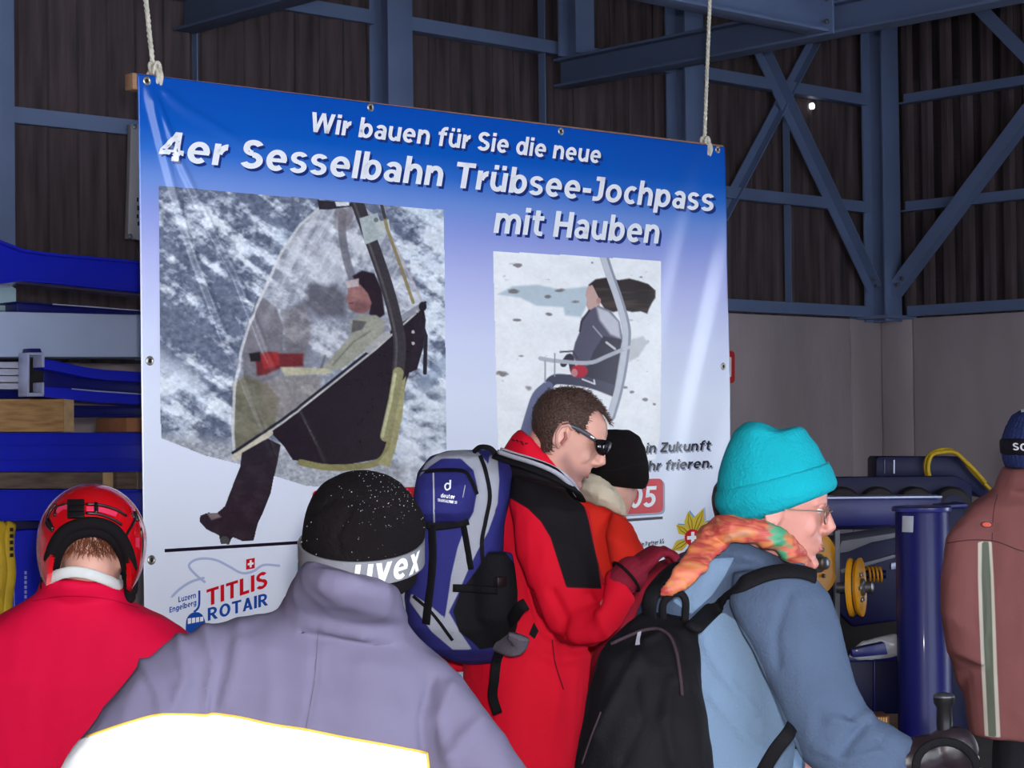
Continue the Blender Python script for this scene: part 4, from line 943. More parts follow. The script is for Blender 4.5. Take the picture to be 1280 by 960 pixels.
dslab([(1055, 824), (1124, 822), (1124, 892), (1055, 892)], 7.4, .16, 'side', M_NVY, t); dslab([(1053, 821), (1126, 819), (1126, 826), (1053, 828)], 7.38, .2, 'rim', M_BLUED, t)
dslab([(1092, 826), (1095, 826), (1095, 890), (1092, 890)], 7.385, .02, 'rib', M_BLUED, t); dslab([(1055, 892), (1124, 892), (1124, fpx(1090, 7.4)), (1055, fpx(1090, 7.4))], 7.42, .14, 'skid', M_WOODD, t)
t = thing('brass_gauge_box', 'small brown box with a ribbed brass strip near the crate foot', 'box', P(1098, 925, 7.1))
dslab([(1084, 896), (1112, 895), (1112, 924), (1084, 924)], 7.1, .12, 'box', material('rust_brown', (116, 62, 40), rough=.7, var=.3, vscale=20), t)
for k in range(8): dslab([(1086+k*3, 897), (1087.8+k*3, 897), (1087.8+k*3, 903), (1086+k*3, 903)], 7.095, .01, 'rib', material('brass', (190, 150, 80), rough=.4, metal=.6), t, 0)
dslab([(1078, 924), (1118, 924), (1118, fpx(1098, 7.1)), (1078, fpx(1098, 7.1))], 7.08, .2, 'plinth', M_NVY, t)
# ================================================================ PEOPLE
from mathutils.bvhtree import BVHTree
def lerp(a, b, t): return a+(b-a)*t
HZ = [0, .02, .035, .05, .058, .066, .08, .10, .125, .138, .165, .19, .212, .226, .236]
HF = [.066, .088, .084, .090, .087, .092, .088, .090, .089, .096, .093, .081, .055, .030, .004]
HBk = [-.02, -.028, -.036, -.046, -.052, -.058, -.068, -.082, -.094, -.098, -.098, -.086, -.060, -.034, -.004]
HW = [.030, .043, .050, .056, .058, .060, .064, .068, .072, .074, .075, .068, .049, .030, .004]
EARZ = .105
def head_geo(g, o, fwd, up, sc=1.0, back=1.0, top=1.0, grow=0.0, face=True):
    fwd = nrm(fwd); up = nrm(np.asarray(up)-fwd*np.dot(up, fwd)); sd = np.cross(up, fwd); o = np.asarray(o, float)
    L = lambda f, s, u: o+(fwd*f+sd*s+up*u)*sc
    rs = []
    zs = np.concatenate([np.linspace(HZ[i], HZ[i+1], 3)[:-1] for i in range(len(HZ)-1)]+[[HZ[-1]]])
    for z in zs:
        f = np.interp(z, HZ, HF)+grow; b = np.interp(z, HZ, HBk)*back-grow; w = np.interp(z, HZ, HW)+grow; u = z-EARZ
        if u > 0: u = u*top+grow*np.clip(u/.1, 0, 1)
        ring = []
        for k in range(28):
            a = 2*math.pi*k/28; c, s = math.cos(a), math.sin(a); e = .82 if c > 0 else .95
            ring.append(L((f if c > 0 else -b)*math.copysign(abs(c)**e, c), w*math.copysign(abs(s)**.95, s), u))
        rs.append(ring)
    g.rings(rs)
    if face:
        # nose, brow, lips, chin, ears
        g.tube([L(.086, 0, .030), L(.098, 0, .008), L(.108, 0, -.012), L(.098, 0, -.024)], [sc*.008, sc*.0095, sc*.012, sc*.008], 12, round_ends=True)
        for q in (-1, 1):
            g.ell(L(.096, q*.012, -.020), (.009*sc, .008*sc, .007*sc), (fwd, sd, up), 10, 8)
            g.tube([L(.086, q*.008, .034), L(.085, q*.03, .037), L(.070, q*.052, .030)], [sc*.008, sc*.008, sc*.006], 10, round_ends=True)
            g.ell(L(.056, q*.044, -.014), (.024*sc, .012*sc, .024*sc), (fwd, sd, up), 10, 8)
            ec = L(-.004, q*.074, .004)
            ea = (nrm(fwd*.9+up*.1), nrm(sd*q-fwd*.5), up)
            g.ell(ec, (.016*sc, .005*sc, .029*sc), ea, 14, 10)
            pts = [ec+nrm(sd*q-fwd*.5)*.005*sc+(ea[0]*.015*math.cos(a)*(1 if math.cos(a) < 0 else .7)+up*.028*math.sin(a))*sc for a in np.linspace(math.radians(20), math.radians(300), 14)]
            g.tube(pts, .0042*sc, 8, round_ends=True)
        g.tube([L(.080, -.020, -.047), L(.091, -.008, -.044), L(.0915, .008, -.044), L(.080, .020, -.047)], sc*.0052, 8, round_ends=True)
        g.tube([L(.079, -.019, -.053), L(.089, -.008, -.057), L(.089, .008, -.057), L(.079, .019, -.053)], sc*.0058, 8, round_ends=True)
        g.ell(L(.078, 0, -.086), (.016*sc, .022*sc, .013*sc), (fwd, sd, up), 12, 8)
    return L, fwd, sd, up
def hand_geo(g, wrist, direc, palm_n, curl=.6, side=1, fat=1.0):
    """palm, four unequal bent fingers, and a thumb from the side of the palm"""
    d = nrm(direc); n = nrm(np.asarray(palm_n)-d*np.dot(palm_n, d)); s = np.cross(d, n)*side; w = np.asarray(wrist, float)
    g.tube([w-d*.02, w+d*.02, w+d*.055, w+d*.088], [(.026*fat, .019*fat), (.034*fat, .018*fat), (.040*fat, .016*fat), (.036*fat, .012*fat)], 14, up=n, round_ends=True)
    for i, (off, ln, r) in enumerate(((.029, .068, .0088), (.010, .078, .0092), (-.010, .072, .0088), (-.028, .056, .0080))):
        p = w+d*.080+s*off; pts = [p]; a = 0
        for seg in (.42, .33, .25):
            a += curl*(.75 if seg > .4 else 1.0); pts.append(pts[-1]+(d*math.cos(a)+n*math.sin(a))*ln*seg)
        g.tube(pts, [r*fat, r*.98*fat, r*.92*fat, r*.8*fat], 10, round_ends=True)
    p = w+d*.025+s*.028; pts = [p, p+d*.022+s*.026+n*.008, p+d*.046+s*.032+n*.022, p+d*.064+s*.022+n*.032]
    g.tube(pts, [.013*fat, .0115*fat, .0105*fat, .0085*fat], 10, round_ends=True)

def decal(name, px, faces, target, mat, parent, lift=.0015, fine=6.0, smooth=True):
    """thin print or trim lying on the surface that the outline meets"""
    bvh = BVHTree.FromPolygons([v.co for v in target.data.vertices], [p.vertices for p in target.data.polygons])
    bm = bmesh.new(); vs_ = [bm.verts.new((x, y, 0)) for x, y in px]
    for f in faces:
        try: bm.faces.new([vs_[i] for i in f])
        except ValueError: pass
    bmesh.ops.triangulate(bm, faces=bm.faces)
    for _ in range(6):
        es = [e for e in bm.edges if e.calc_length() > fine]
        if not es: break
        bmesh.ops.subdivide_edges(bm, edges=es, cuts=1); bmesh.ops.triangulate(bm, faces=[f for f in bm.faces if len(f.verts) > 3])
    org = Vector(EYE); last = None; dead = []
    for v in bm.verts:
        d = Vector(ray(v.co.x, v.co.y)).normalized(); loc, no, _, dist = bvh.ray_cast(org, d)
        if loc is None: dead.append(v); continue
        v.co = loc+no*lift if no.dot(d) < 0 else loc-no*lift
    bmesh.ops.delete(bm, geom=dead, context='VERTS')
    me = bpy.data.meshes.new(name); bm.to_mesh(me); bm.free(); finish(me, smooth); return put(name, me, mat, parent)
def surf(target, px, lift=.0):
    bvh = BVHTree.FromPolygons([v.co for v in target.data.vertices], [p.vertices for p in target.data.polygons]); out = []
    for x, y in px:
        d = Vector(ray(x, y)).normalized(); loc, no, _, _ = bvh.ray_cast(Vector(EYE), d)
        if loc is not None: out.append(np.array(loc)+np.array(no)*lift*(1 if no.dot(d) < 0 else -1))
    return out
def decal_stroke(name, pts, w, target, mat, parent, lift=.0015, fine=5.0):
    q, f = stroke_pts(pts, w); return decal(name, [tuple(z) for z in q], f, target, mat, parent, lift, fine)
def decal_text(name, body, frame, up, target, mat, parent, bold=.02, shear=0.0, lift=.002):
    (x0, y0), (x1, y1) = frame; v, f, a, b, H = glyphs(body, bold, shear)
    o = np.array((x0, y0), float); e = np.array((x1, y1), float); u = np.array(up, float)
    pts = o+(e-o)*((v[:, 0]-a)/(b-a))[:, None]+u*(v[:, 1]/H)[:, None]
    return decal(name, [tuple(q) for q in pts], f, target, mat, parent, lift, 4.0)
def strap(name, pts, w, th, mat, parent, nvec=None, n=5):
    sp = spline(pts, n); g = Geo(); g.tube(sp, [(w/2, th/2)]*len(sp), 10, up=nvec); return build(name, g, mat, parent, smooth=True, sharp=0)

def folds(amp=.006, sx=9, sz=4, seed=0.0, fine=.0015):
    def fn(co, no):
        q = co*np.array([sx, sx, sz])+seed
        r = 1-np.abs(2*fbm(q, 3)-1); r2 = 1-np.abs(2*fbm(co*np.array([sx*2.6, sx*2.6, sz*2.2])+seed+5, 2)-1)
        return amp*(r-.75)*1.6+fine*2*(r2-.7)
    return fn
def px_panel(poly, side=None):
    def fn(co, no):
        x, y = proj(co); s = sdpoly(x, y, poly)
        if side is not None:
            tocam = (no@np.array([0, -1.0, 0])); s = np.where(tocam < side, np.minimum(s, -2), s)
        return s
    return fn
SKIN = material('skin', (214, 160, 142), rough=.5, var=.07, vscale=18, bump=.06, bscale=120, spec=.4)
def fabric(name, c, rough=.8, var=.05, panels=None, bump=.12, bscale=220, sheen=0.0, spec=.18, **k): return material(name, c, rough=rough, var=var, vscale=9, bump=bump, bscale=bscale, sheen=sheen, spec=spec, panels=panels, **k)
M_TRK = fabric('black_ski_trousers', (34, 33, 38)); M_TRB = fabric('navy_ski_trousers', (36, 42, 66)); M_TRG = fabric('grey_ski_trousers', (92, 92, 98)); M_BOOT = material('boot_shell', (40, 40, 46), rough=.4, var=.1)
M_BLK = fabric('black_fabric', (17, 15, 18), var=.12); M_BLKS = fabric('black_strap', (17, 16, 20), bump=.25, bscale=300)

def person(label, yaw, pelvis, neck, shoulders, arms, ear, fwd, up, H=1.75, sc=1.0, back=1.0, top=1.0, trousers=M_TRK, voxel=.006, skin=SKIN, panels=None, curl=.6, face=True, group=None, gloved=()):
    """pelvis=(px,depth); neck, shoulders, ear=(px,py,depth); arms=[(elbow, wrist), ...]; yaw 0 looks away from the camera, 90 to the right"""
    ya = math.radians(yaw); f2 = np.array([math.sin(ya), math.cos(ya), 0]); s2 = np.array([f2[1], -f2[0], 0])
    pv = P(pelvis[0], 540, pelvis[1]); pv[2] = .52*H; base = np.array([pv[0], pv[1], 0.0])
    t = thing('person', label, 'person', base)
    nk = P(*neck); ea = P(*ear); g = Geo()
    L, fw, sd, upv = head_geo(g, ea, fwd, up, sc, back, top, face=face)
    g.tube([nk-ZUP*.03, lerp(nk, ea, .45)-fw*.006, ea-fw*.02*sc-upv*.03*sc], [.040, .049, .055], 16, round_ends=True)
    sh = [P(*q) for q in shoulders]; ax = nrm(sh[1]-sh[0]) if np.linalg.norm(sh[1]-sh[0]) > .05 else s2
    ch = (sh[0]+sh[1])/2
    g.tube([pv-ZUP*.06, pv+ZUP*.02, lerp(pv, ch, .35), lerp(pv, ch, .7), ch-ZUP*.02, lerp(ch, nk, .7)], [(.09, .07), (.095, .072), (.08, .065), (.085, .068), (.08, .06), (.05, .045)], 20, up=f2, round_ends=True)
    for i, (el, wr) in enumerate(arms):
        e = P(*el); w = P(*wr); s = sh[i]
        g.tube([lerp(s, ch, .25), s, lerp(s, e, .5), e, lerp(e, w, .35), w], [.036, .038, .034, .030, .029, .022], 14, round_ends=True)
        if i not in gloved: hand_geo(g, w, w-e, -ZUP if abs(nrm(w-e)[2]) < .8 else -s2*(1 if i else -1), curl, 1 if i else -1)
    for q in (-1, 1):
        hp = pv+s2*.065*q-ZUP*.03; kn = np.array([*(base+s2*.075*q+f2*.02)[:2], .27*H]); an = np.array([*(base+s2*.11*q-f2*.02)[:2], .06]); toe = an+f2*.13-ZUP*.025
        g.tube([hp, lerp(hp, kn, .5), kn, lerp(kn, an, .3), an], [.060, .058, .046, .046, .034], 14, round_ends=True); g.tube([an-f2*.04-ZUP*.02, an-ZUP*.015, toe], [.03, .036, .028], 10, round_ends=True)
    body = fused('body', g, skin, t, voxel, 5 if voxel > .005 else 4, panels=panels)
    # trousers and boots
    g = Geo(); g.tube([pv-ZUP*.1, pv, pv+ZUP*.05], [(.135, .105), (.135, .105), (.12, .095)], 20, up=f2, round_ends=True)
    for q in (-1, 1):
        hp = pv+s2*.058*q-ZUP*.04; kn = np.array([*(base+s2*.075*q+f2*.02)[:2], .27*H]); an = np.array([*(base+s2*.115*q-f2*.02)[:2], .10])
        g.tube([hp, lerp(hp, kn, .5), kn, lerp(kn, an, .5), an], [.080, .080, .078, .085, .09], 14)
    fused('trousers', g, trousers, t, .012, 4, folds(.006, 7, 5, yaw))
    for q in (-1, 1):
        an = np.array([*(base+s2*.115*q-f2*.02)[:2], .0]); g = Geo()
        g.tube([an-f2*.09+ZUP*.045, an+f2*.02+ZUP*.05, an+f2*.13+ZUP*.045, an+f2*.19+ZUP*.04], [(.042, .042), (.05, .05), (.05, .043), (.035, .032)], 14, up=ZUP, round_ends=True); g.tube([an+ZUP*.05, an+ZUP*.2-f2*.01], [.06, .062], 14)
        g.v = [(x, y, max(z, .003)) for x, y, z in g.v]
        bt = fused('boot', g, M_BOOT, t, .008, 3); 
    return t, body, dict(L=L, fw=fw, sd=sd, up=upv, sh=sh, pv=pv, base=base, f2=f2, s2=s2, ea=ea)
def hull(t, j, name='jacket'): pass
def sleeves(g, j, arms, r=(.075, .07, .062, .058, .05)):
    for i, (el, wr) in enumerate(arms):
        s = j['sh'][i]; e = P(*el); w = P(*wr); c = (j['sh'][0]+j['sh'][1])/2
        g.tube([lerp(s, c, .3), s, lerp(s, e, .5), e, lerp(e, w, .5), w], [r[0]*1.05, r[0], r[1], r[2], r[3], r[4]], 16, round_ends=True)
def strands(name, target_pts, target_nos, drift, ln, w, mat, parent, n, seed=1):
    r = np.random.default_rng(seed); idx = r.integers(0, len(target_pts), n); g = Geo(); V = []; Fc = []
    for i in idx:
        p = target_pts[i]+r.normal(0, .002, 3); nn = target_nos[i]; d = nrm(nn*.5+np.asarray(drift)+r.normal(0, .35, 3)); s = nrm(np.cross(d, r.normal(0, 1, 3)))*w/2; l = ln*r.uniform(.6, 1.2); k = len(V)
        V += [p-s, p+s, p+d*l*.6+s*.7, p+d*l*.6-s*.7, p+d*l+nn*-.001]; Fc += [(k, k+1, k+2, k+3), (k+3, k+2, k+4)]
    me = bpy.data.meshes.new(name); me.from_pydata([tuple(v) for v in V], [], Fc); finish(me, False); o = put(name, me, mat, parent); o['kind'] = 'stuff'; return o
def mesh_pts(o):
    n = len(o.data.vertices); co = np.empty(n*3); o.data.vertices.foreach_get('co', co); no = np.empty(n*3); o.data.vertices.foreach_get('normal', no); return co.reshape(-1, 3), no.reshape(-1, 3)
def keep_faces(o, fn):
    bm = bmesh.new(); bm.from_mesh(o.data); c = np.array([f.calc_center_median() for f in bm.faces]); k = fn(c); bm.faces.ensure_lookup_table()
    bmesh.ops.delete(bm, geom=[bm.faces[i] for i in np.where(~k)[0]], context='FACES'); bmesh.ops.solidify(bm, geom=bm.faces[:], thickness=.003); bm.to_mesh(o.data); bm.free(); finish(o.data, True)

# ---------------------------------------------------------------- 1. grey jacket, black hat with goggle strap (nearest, back view)
GA = [((118, 1010, 3.30), (230, 1120, 3.62)), ((648, 1015, 3.32), (560, 1120, 3.66))]
t, body, j = person('person seen from behind in a grey ski jacket with white band and black hat', 4, (410, 3.44), (440, 775, 3.44), [(255, 858, 3.42), (562, 885, 3.42)], GA, (452, 690, 3.42), (0, .94, .34), (0, -.34, .94), 1.66, .96, trousers=M_TRG, voxel=.008)
g = Geo()
g.loft([(352, 775, 512, 800), (354, 755, 507, 782), (362, 738, 505, 764, 3.40, 1.1), (374, 718, 503, 748, 3.375, 1.3), (383, 702, 499, 735, 3.365, 1.35), (388, 699, 494, 729, 3.365, 1.35)], 3.44, .85, 24)
g.loft([(392, 740, 480, 745), (342, 766, 520, 796), (262, 790, 566, 840), (218, 830, 596, 900), (205, 890, 592, 955), (200, 960, 580, 1020), (200, 1080, 570, 1100), (196, 1230, 580, 1230)], 3.45, .5, 28, sup=2.4)
g.loft([(330, 768, 330, 900, 3.44, .8), (262, 783, 292, 905, 3.42, .85), (212, 802, 272, 935, 3.40, .8), (170, 838, 252, 975, 3.38, .8), (128, 886, 230, 1010, 3.36, .8), (92, 932, 205, 1050, 3.34, .8), (66, 985, 180, 1085, 3.33, .8), (80, 1060, 190, 1110, 3.40, .8), (150, 1090, 235, 1150, 3.55, .7), (210, 1085, 262, 1150, 3.64, .7)], 3.4, .8, 20)
g.loft([(505, 795, 500, 920, 3.44, .8), (556, 828, 520, 930, 3.42, .85), (598, 872, 530, 975, 3.40, .8), (630, 918, 545, 1010, 3.38, .8), (656, 958, 560, 1050, 3.36, .8), (690, 1030, 585, 1080, 3.34, .8), (680, 1085, 590, 1110, 3.42, .8), (620, 1150, 545, 1095, 3.58, .7), (585, 1150, 520, 1090, 3.66, .7)], 3.4, .8, 20)
band = [(60, 935), (95, 926), (140, 910), (178, 898), (203, 893.5), (232, 893.5), (258, 894), (268, 892.5), (300, 897), (340, 906), (380, 912), (430, 922), (480, 931), (534, 941.5), (538, 1032), (400, 1030), (200, 1040), (60, 1130), (20, 1000)]
shade = folds(.010, 7, 3.2, 3.0, .0025)
JG = fabric('grey_jacket_cloth', (112, 106, 130), panels=[('white_band', (250, 250, 252))], bump=.05)
def gdisp(co, no):
    x, y = proj(co); d = shade(co, no)
    for pts, h, w in (([(258, 790), (268, 830), (255, 885)], .009, 7), ([(225, 800), (232, 850), (212, 890)], .008, 7), ([(300, 785), (296, 830), (282, 880)], .006, 8), ([(180, 830), (200, 870), (202, 900)], .008, 6), ([(388, 720), (430, 752), (500, 770)], .004, 9), ([(398, 790), (392, 850), (382, 905)], -.003, 3), ([(540, 850), (528, 900), (532, 960)], -.011, 6), ([(562, 860), (548, 900), (560, 945)], .009, 8), ([(600, 900), (576, 925), (566, 950)], .006, 8)):
        d = d+h*np.exp(-(dline(x, y, pts)/w)**2)*(no[:, 1] < .2)
    return d
jk = fused('jacket', g, JG, t, .0075, 6, gdisp, [('white_band', px_panel(band))])
M_PIPE = material('yellow_piping', (240, 190, 70), rough=.6, var=.05)
for pts in ([(98, 925), (140, 910), (178, 898), (203, 893), (232, 893), (258, 893.5), (268, 892), (300, 896.5), (340, 905.5), (380, 911.5), (430, 921.5), (480, 930.5), (534, 941)], [(534, 941), (536, 955), (537, 975)]):
    q = surf(jk, spline([np.array(z, float) for z in pts], 4), .001); g = Geo(); g.tube(q, .0022, 6); build('piping', g, M_PIPE, t, smooth=True, sharp=0)
for pts in ([(214, 932), (290, 936), (380, 946), (500, 962)], [(203, 895), (206, 930), (202, 965)], [(334, 905), (334, 960)]):
    decal_stroke('seam', spline([np.array(z, float) for z in pts], 6), 1.2, jk, fabric('seam_thread', (206, 196, 200)), t, .0012)
for pts in ([(398, 790), (393, 850), (383, 910)],):
    decal_stroke('seam', spline([np.array(z, float) for z in pts], 6), 1.3, jk, fabric('dark_seam', (96, 92, 110)), t, .0012)
# hat
C = P(452, 668, 3.42); up_ = nrm((.02, -.25, .96)); fw_ = nrm((.12, .95, .25)); fw_ = nrm(fw_-up_*np.dot(fw_, up_)); sd_ = np.cross(fw_, up_)
HP = [(-.088, .90), (-.07, .95), (-.04, .985), (-.01, 1.0), (.02, .985), (.045, .93), (.068, .82), (.085, .68), (.097, .50), (.105, .30), (.109, .10)]
def hat_pt(a, h, r, ra=.101, rb=.114): return C+up_*h+(sd_*math.cos(a)*ra+fw_*math.sin(a)*rb)*r
g = Geo(); g.rings([[hat_pt(2*math.pi*k/40, h, r) for k in range(40)] for h, r in HP])
M_FLEECE = fabric('black_fleece', (17, 12, 15), rough=.95, var=.25, bump=.5, bscale=160)
def hatd(co, no):
    x, y = proj(co); d = .003*(fbm(co*40, 3)-.5)
    for pts in ([(392, 640), (420, 622), (470, 628), (512, 660)], [(440, 632), (420, 672), (425, 690)]): d = d-.004*np.exp(-(dline(x, y, pts)/4)**2)
    d = d+.010*np.exp(-(((x-528)/18)**2+((y-655)/26)**2))
    return d
hat = fused('hat', g, M_FLEECE, t, .005, 3, hatd)
co, no = mesh_pts(hat); x, y = proj(co); r = np.random.default_rng(5); w = np.where((no[:, 1] < -.05) & (y < 700), np.exp(-(((x-475)/38)**2+((y-625)/30)**2))+.12, 0); ids = r.choice(len(co), 170, p=w/w.sum())
g = Geo()
for i in ids:
    q = co[i]+no[i]*.001+r.normal(0, .0015, 3); s = r.uniform(.0003, .0009); g.add([q+np.array(v)*s for v in ((1, 0, 0), (-1, 0, 0), (0, 1, 0), (0, -1, 0), (0, 0, 1), (0, 0, -1))], [(0, 2, 4), (2, 1, 4), (1, 3, 4), (3, 0, 4), (2, 0, 5), (1, 2, 5), (3, 1, 5), (0, 3, 5)])
o = build('snow_flecks', g, material('snow_grain', (240, 242, 250), rough=.4), hat); o['kind'] = 'stuff'
# goggle strap and its lettering, goggles on the far side
rs = []
for k in range(64):
    a = 2*math.pi*k/64; lo, hi, ra = -.052, -.010, 1.03
    rs.append([hat_pt(a, lo, ra), hat_pt(a, lo, ra+.035), hat_pt(a, hi, ra+.035), hat_pt(a, hi, ra)])
g = Geo(); g.rings(rs, closed=True)
M_STRAP = fabric('grey_elastic', (124, 124, 130), bump=.2, bscale=320)
stp = build('goggle_strap', g, M_STRAP, t, smooth=True, sharp=50)
def strap_text(body, a0, a1, cap, hb, shear):
    v, f, x0, x1, H = glyphs(body, .036, shear); g = Geo()
    bm = bmesh.new(); vs_ = [bm.verts.new((a0+(a1-a0)*(q[0]-x0)/(x1-x0), hb+cap*q[1]/H, 0)) for q in v]
    for ff in f:
        try: bm.faces.new([vs_[i] for i in ff])
        except ValueError: pass
    bmesh.ops.triangulate(bm, faces=bm.faces)
    for _ in range(4):
        es = [e for e in bm.edges if e.calc_length() > .07]
        if not es: break
        bmesh.ops.subdivide_edges(bm, edges=es, cuts=1); bmesh.ops.triangulate(bm, faces=[q for q in bm.faces if len(q.verts) > 3])
    for q in bm.verts: q.co = Vector(hat_pt(q.co.x, q.co.y, 1.078))
    me = bpy.data.meshes.new('strap_lettering'); bm.to_mesh(me); bm.free(); finish(me, False); return put('strap_lettering', me, material('white_print', (238, 238, 242), rough=.5, var=0), stp)
# angle -90 deg is the middle of the back; angles grow towards the wearer's right (image right)
D2 = math.radians
strap_text('uvex', D2(-84), D2(-14), .046, -.048, .16); strap_text('uvex', D2(-230), D2(-160), .046, -.048, .16)
g = Geo(); g.rings([[hat_pt(D2(a), h, q) for (h, q) in ((-.075, 1.0), (-.075, 1.15), (-.04, 1.24), (.0, 1.22), (.012, 1.15), (.012, 1.0))] for a in np.linspace(42, 138, 14)])
build('goggles', g, material('goggle_frame', (24, 23, 26), rough=.35), t, smooth=True)

# ---------------------------------------------------------------- 2. red helmet, crimson jacket (left, back view)
HA = [((-75, 1000, 4.20), (20, 1000, 4.55)), ((285, 1010, 4.25), (200, 1010, 4.60))]
t, body, j = person('person seen from behind in a crimson jacket wearing a glossy red helmet', -4, (108, 4.36), (106, 745, 4.36), [(-22, 838, 4.36), (236, 845, 4.36)], HA, (114, 700, 4.34), (0, .80, -.60), (0, .60, .80), 1.62, .95, trousers=M_TRK, voxel=.007, face=True)
g = Geo()
g.loft([(50, 748, 160, 752, 4.36, .9), (50, 736, 155, 742, 4.35, 1.05), (53, 724, 153, 729, 4.345, 1.2), (56, 720, 150, 725, 4.345, 1.2)], 4.36, .9, 24)
g.loft([(70, 735, 140, 740, 4.35, 1.1), (48, 742, 163, 754, 4.36, .85), (8, 765, 205, 772, 4.37, .62), (-34, 792, 243, 800), (-58, 840, 268, 850), (-60, 920, 268, 930), (-50, 1030, 258, 1030), (-45, 1200, 262, 1200)], 4.37, .5, 28, sup=2.5)
g.loft([(30, 762, 40, 850, 4.36, .8), (-30, 785, -5, 900, 4.35, .8), (-75, 840, -20, 950, 4.32, .8), (-110, 940, -35, 1010, 4.26, .8), (-100, 1020, -20, 1060, 4.3, .8), (-10, 1030, 25, 975, 4.55, .8)], 4.3, .8, 18)
g.loft([(180, 765, 170, 855, 4.36, .8), (240, 795, 210, 905, 4.35, .8), (282, 850, 230, 950, 4.32, .8), (315, 950, 245, 1015, 4.28, .8), (300, 1030, 235, 1065, 4.32, .8), (215, 1040, 190, 980, 4.58, .8)], 4.3, .8, 18)
jk = fused('jacket', g, fabric('crimson_cloth', (216, 6, 60), bump=.05, var=.03), t, .008, 6, folds(.007, 6, 3, 11.0, .0015))
decal_stroke('seam', spline([np.array(q, float) for q in [(40, 752), (80, 745), (130, 748), (172, 760)]], 6), 1.2, jk, fabric('crimson_seam', (170, 0, 44)), t, .001)
# white inner collar
g = Geo(); c = P(104, 722, 4.335); pts = []
for a in np.linspace(0, 2*math.pi, 40, endpoint=False):
    pts.append(c+np.array([.080*math.cos(a), .098*math.sin(a), -.014*math.cos(2*a)-.003+.008*max(0, -math.sin(a))]))
g.tube(pts, [(.006, .013)]*40, 10, up=ZUP, closed=True); fused('inner_collar', g, fabric('white_fleece', (214, 216, 214), rough=.95), t, .003, 2)
# helmet shell
HC = P(115, 677, 4.33); hu = nrm((.02, .40, .92)); hf = nrm((0, .92, -.40)); hs = np.cross(hf, hu)
bm = bmesh.new(); NU, NV = 240, 170
arch = [(64, 790), (58, 745), (60, 712), (68, 682), (84, 662), (112, 654), (138, 660), (154, 678), (163, 704), (164, 745), (160, 790)]
PH, TH = np.meshgrid(math.pi*(.004+.83*np.arange(NV+1)/NV), 2*math.pi*np.arange(NU)/NU, indexing='ij')
HV = HC+hs*(.116*np.sin(PH)*np.cos(TH))[..., None]+hf*(.138*np.sin(PH)*np.sin(TH)*np.where(np.sin(TH) > 0, 1, .97))[..., None]+hu*(np.where(np.cos(PH) > 0, .124, .165)*np.cos(PH))[..., None]
grid = [[bm.verts.new(Vector(HV[a, b])) for b in range(NU)] for a in range(NV+1)]
HCN = (HV[:-1]+HV[1:]+np.roll(HV, -1, 1)[:-1]+np.roll(HV, -1, 1)[1:])/4; HQ = HCN-HC
hx, hy = proj(HCN.reshape(-1, 3)); sd_a = sdpoly(hx, hy, spline([np.array(q, float) for q in arch], 6)).reshape(NV, NU)
cut = ((HQ[..., 1] < .03) & (sd_a > 0)) | ((HQ@hf > .05) & (HQ@hu < .045) & (np.abs(HQ@hs) < .085))
for jv in range(NV):
    for iu in range(NU):
        if not cut[jv, iu]: bm.faces.new([grid[jv][iu], grid[jv][(iu+1) % NU], grid[jv+1][(iu+1) % NU], grid[jv+1][iu]])
bmesh.ops.delete(bm, geom=[v for v in bm.verts if not v.link_faces], context='VERTS'); bmesh.ops.recalc_face_normals(bm, faces=bm.faces[:])
bmesh.ops.solidify(bm, geom=bm.faces[:], thickness=.012); me = bpy.data.meshes.new('helmet'); bm.to_mesh(me); bm.free(); finish(me, True); me.set_sharp_from_angle(angle=math.radians(50))
M_HEL = material('red_helmet_lacquer', (196, 10, 22), rough=.16, var=.05, coat=1.0)
hel = put('helmet', me, M_HEL, t)
M_HBK = material('black_plastic', (22, 20, 22), rough=.3, var=.05); M_PAD = fabric('black_padding', (20, 17, 20), rough=.95)
sp = spline([np.array(q, float) for q in arch], 6); sp = [q for q in sp]
def ell_hit(x, y, gr=0.0, far=False):
    d = ray(x, y); o = EYE-HC; A = np.array([hs/(.116+gr), hf/(.138+gr), hu/(.124+gr)]); dd_, oo = A@d, A@o; a = dd_@dd_; b = 2*dd_@oo; c = oo@oo-1; D_ = b*b-4*a*c
    if D_ < 0: t_ = -b/(2*a)
    else: t_ = (-b-math.sqrt(D_))/(2*a)
    return EYE+d*t_
pts = [ell_hit(x, y, -.006) for x, y in sp if y < 738]; 
g = Geo(); g.tube(pts, [(.014, .015)]*len(pts), 10, round_ends=True); build('rim_padding', g, M_PAD, hel, smooth=True, sharp=0)
g = Geo(); inner = [ell_hit(64+(x-64)*.93+4, y+9, -.02) for x, y in sp if y < 738]; g.tube(inner, [(.014, .016)]*len(inner), 10, round_ends=True); build('ear_padding', g, M_PAD, hel, smooth=True, sharp=0)
g = Geo(); 
for k in range(3): g = Geo(); y0 = 627+k*7.6; g.prism([ell_hit(85, y0, .001), ell_hit(106, y0-.5, .001), ell_hit(106, y0+6.2, .001), ell_hit(85, y0+6.6, .001)], (HC-ell_hit(95, y0))*-.06); build('goggle_clip', g, M_HBK, hel, bevel=.001)
for pts in ([(107, 630), (125, 631), (145, 637), (158, 645)], [(107, 641), (125, 643), (143, 650), (152, 656)], [(70, 630), (62, 640), (58, 655), (66, 664)], [(60, 650), (66, 662)], [(165, 642), (168, 650), (160, 665), (155, 674)], [(168, 640), (172, 652)], [(120, 629), (120, 642)], [(68, 645), (72, 634), (84, 630)], [(176, 660), (178, 680), (176, 700)]):
    g = Geo(); q = [ell_hit(x, y, .0) for x, y in spline([np.array(z, float) for z in pts], 5)]; g.tube(q, .0032 if len(pts) > 2 else .005, 6); build('groove', g, M_HBK, hel, smooth=True, sharp=0)
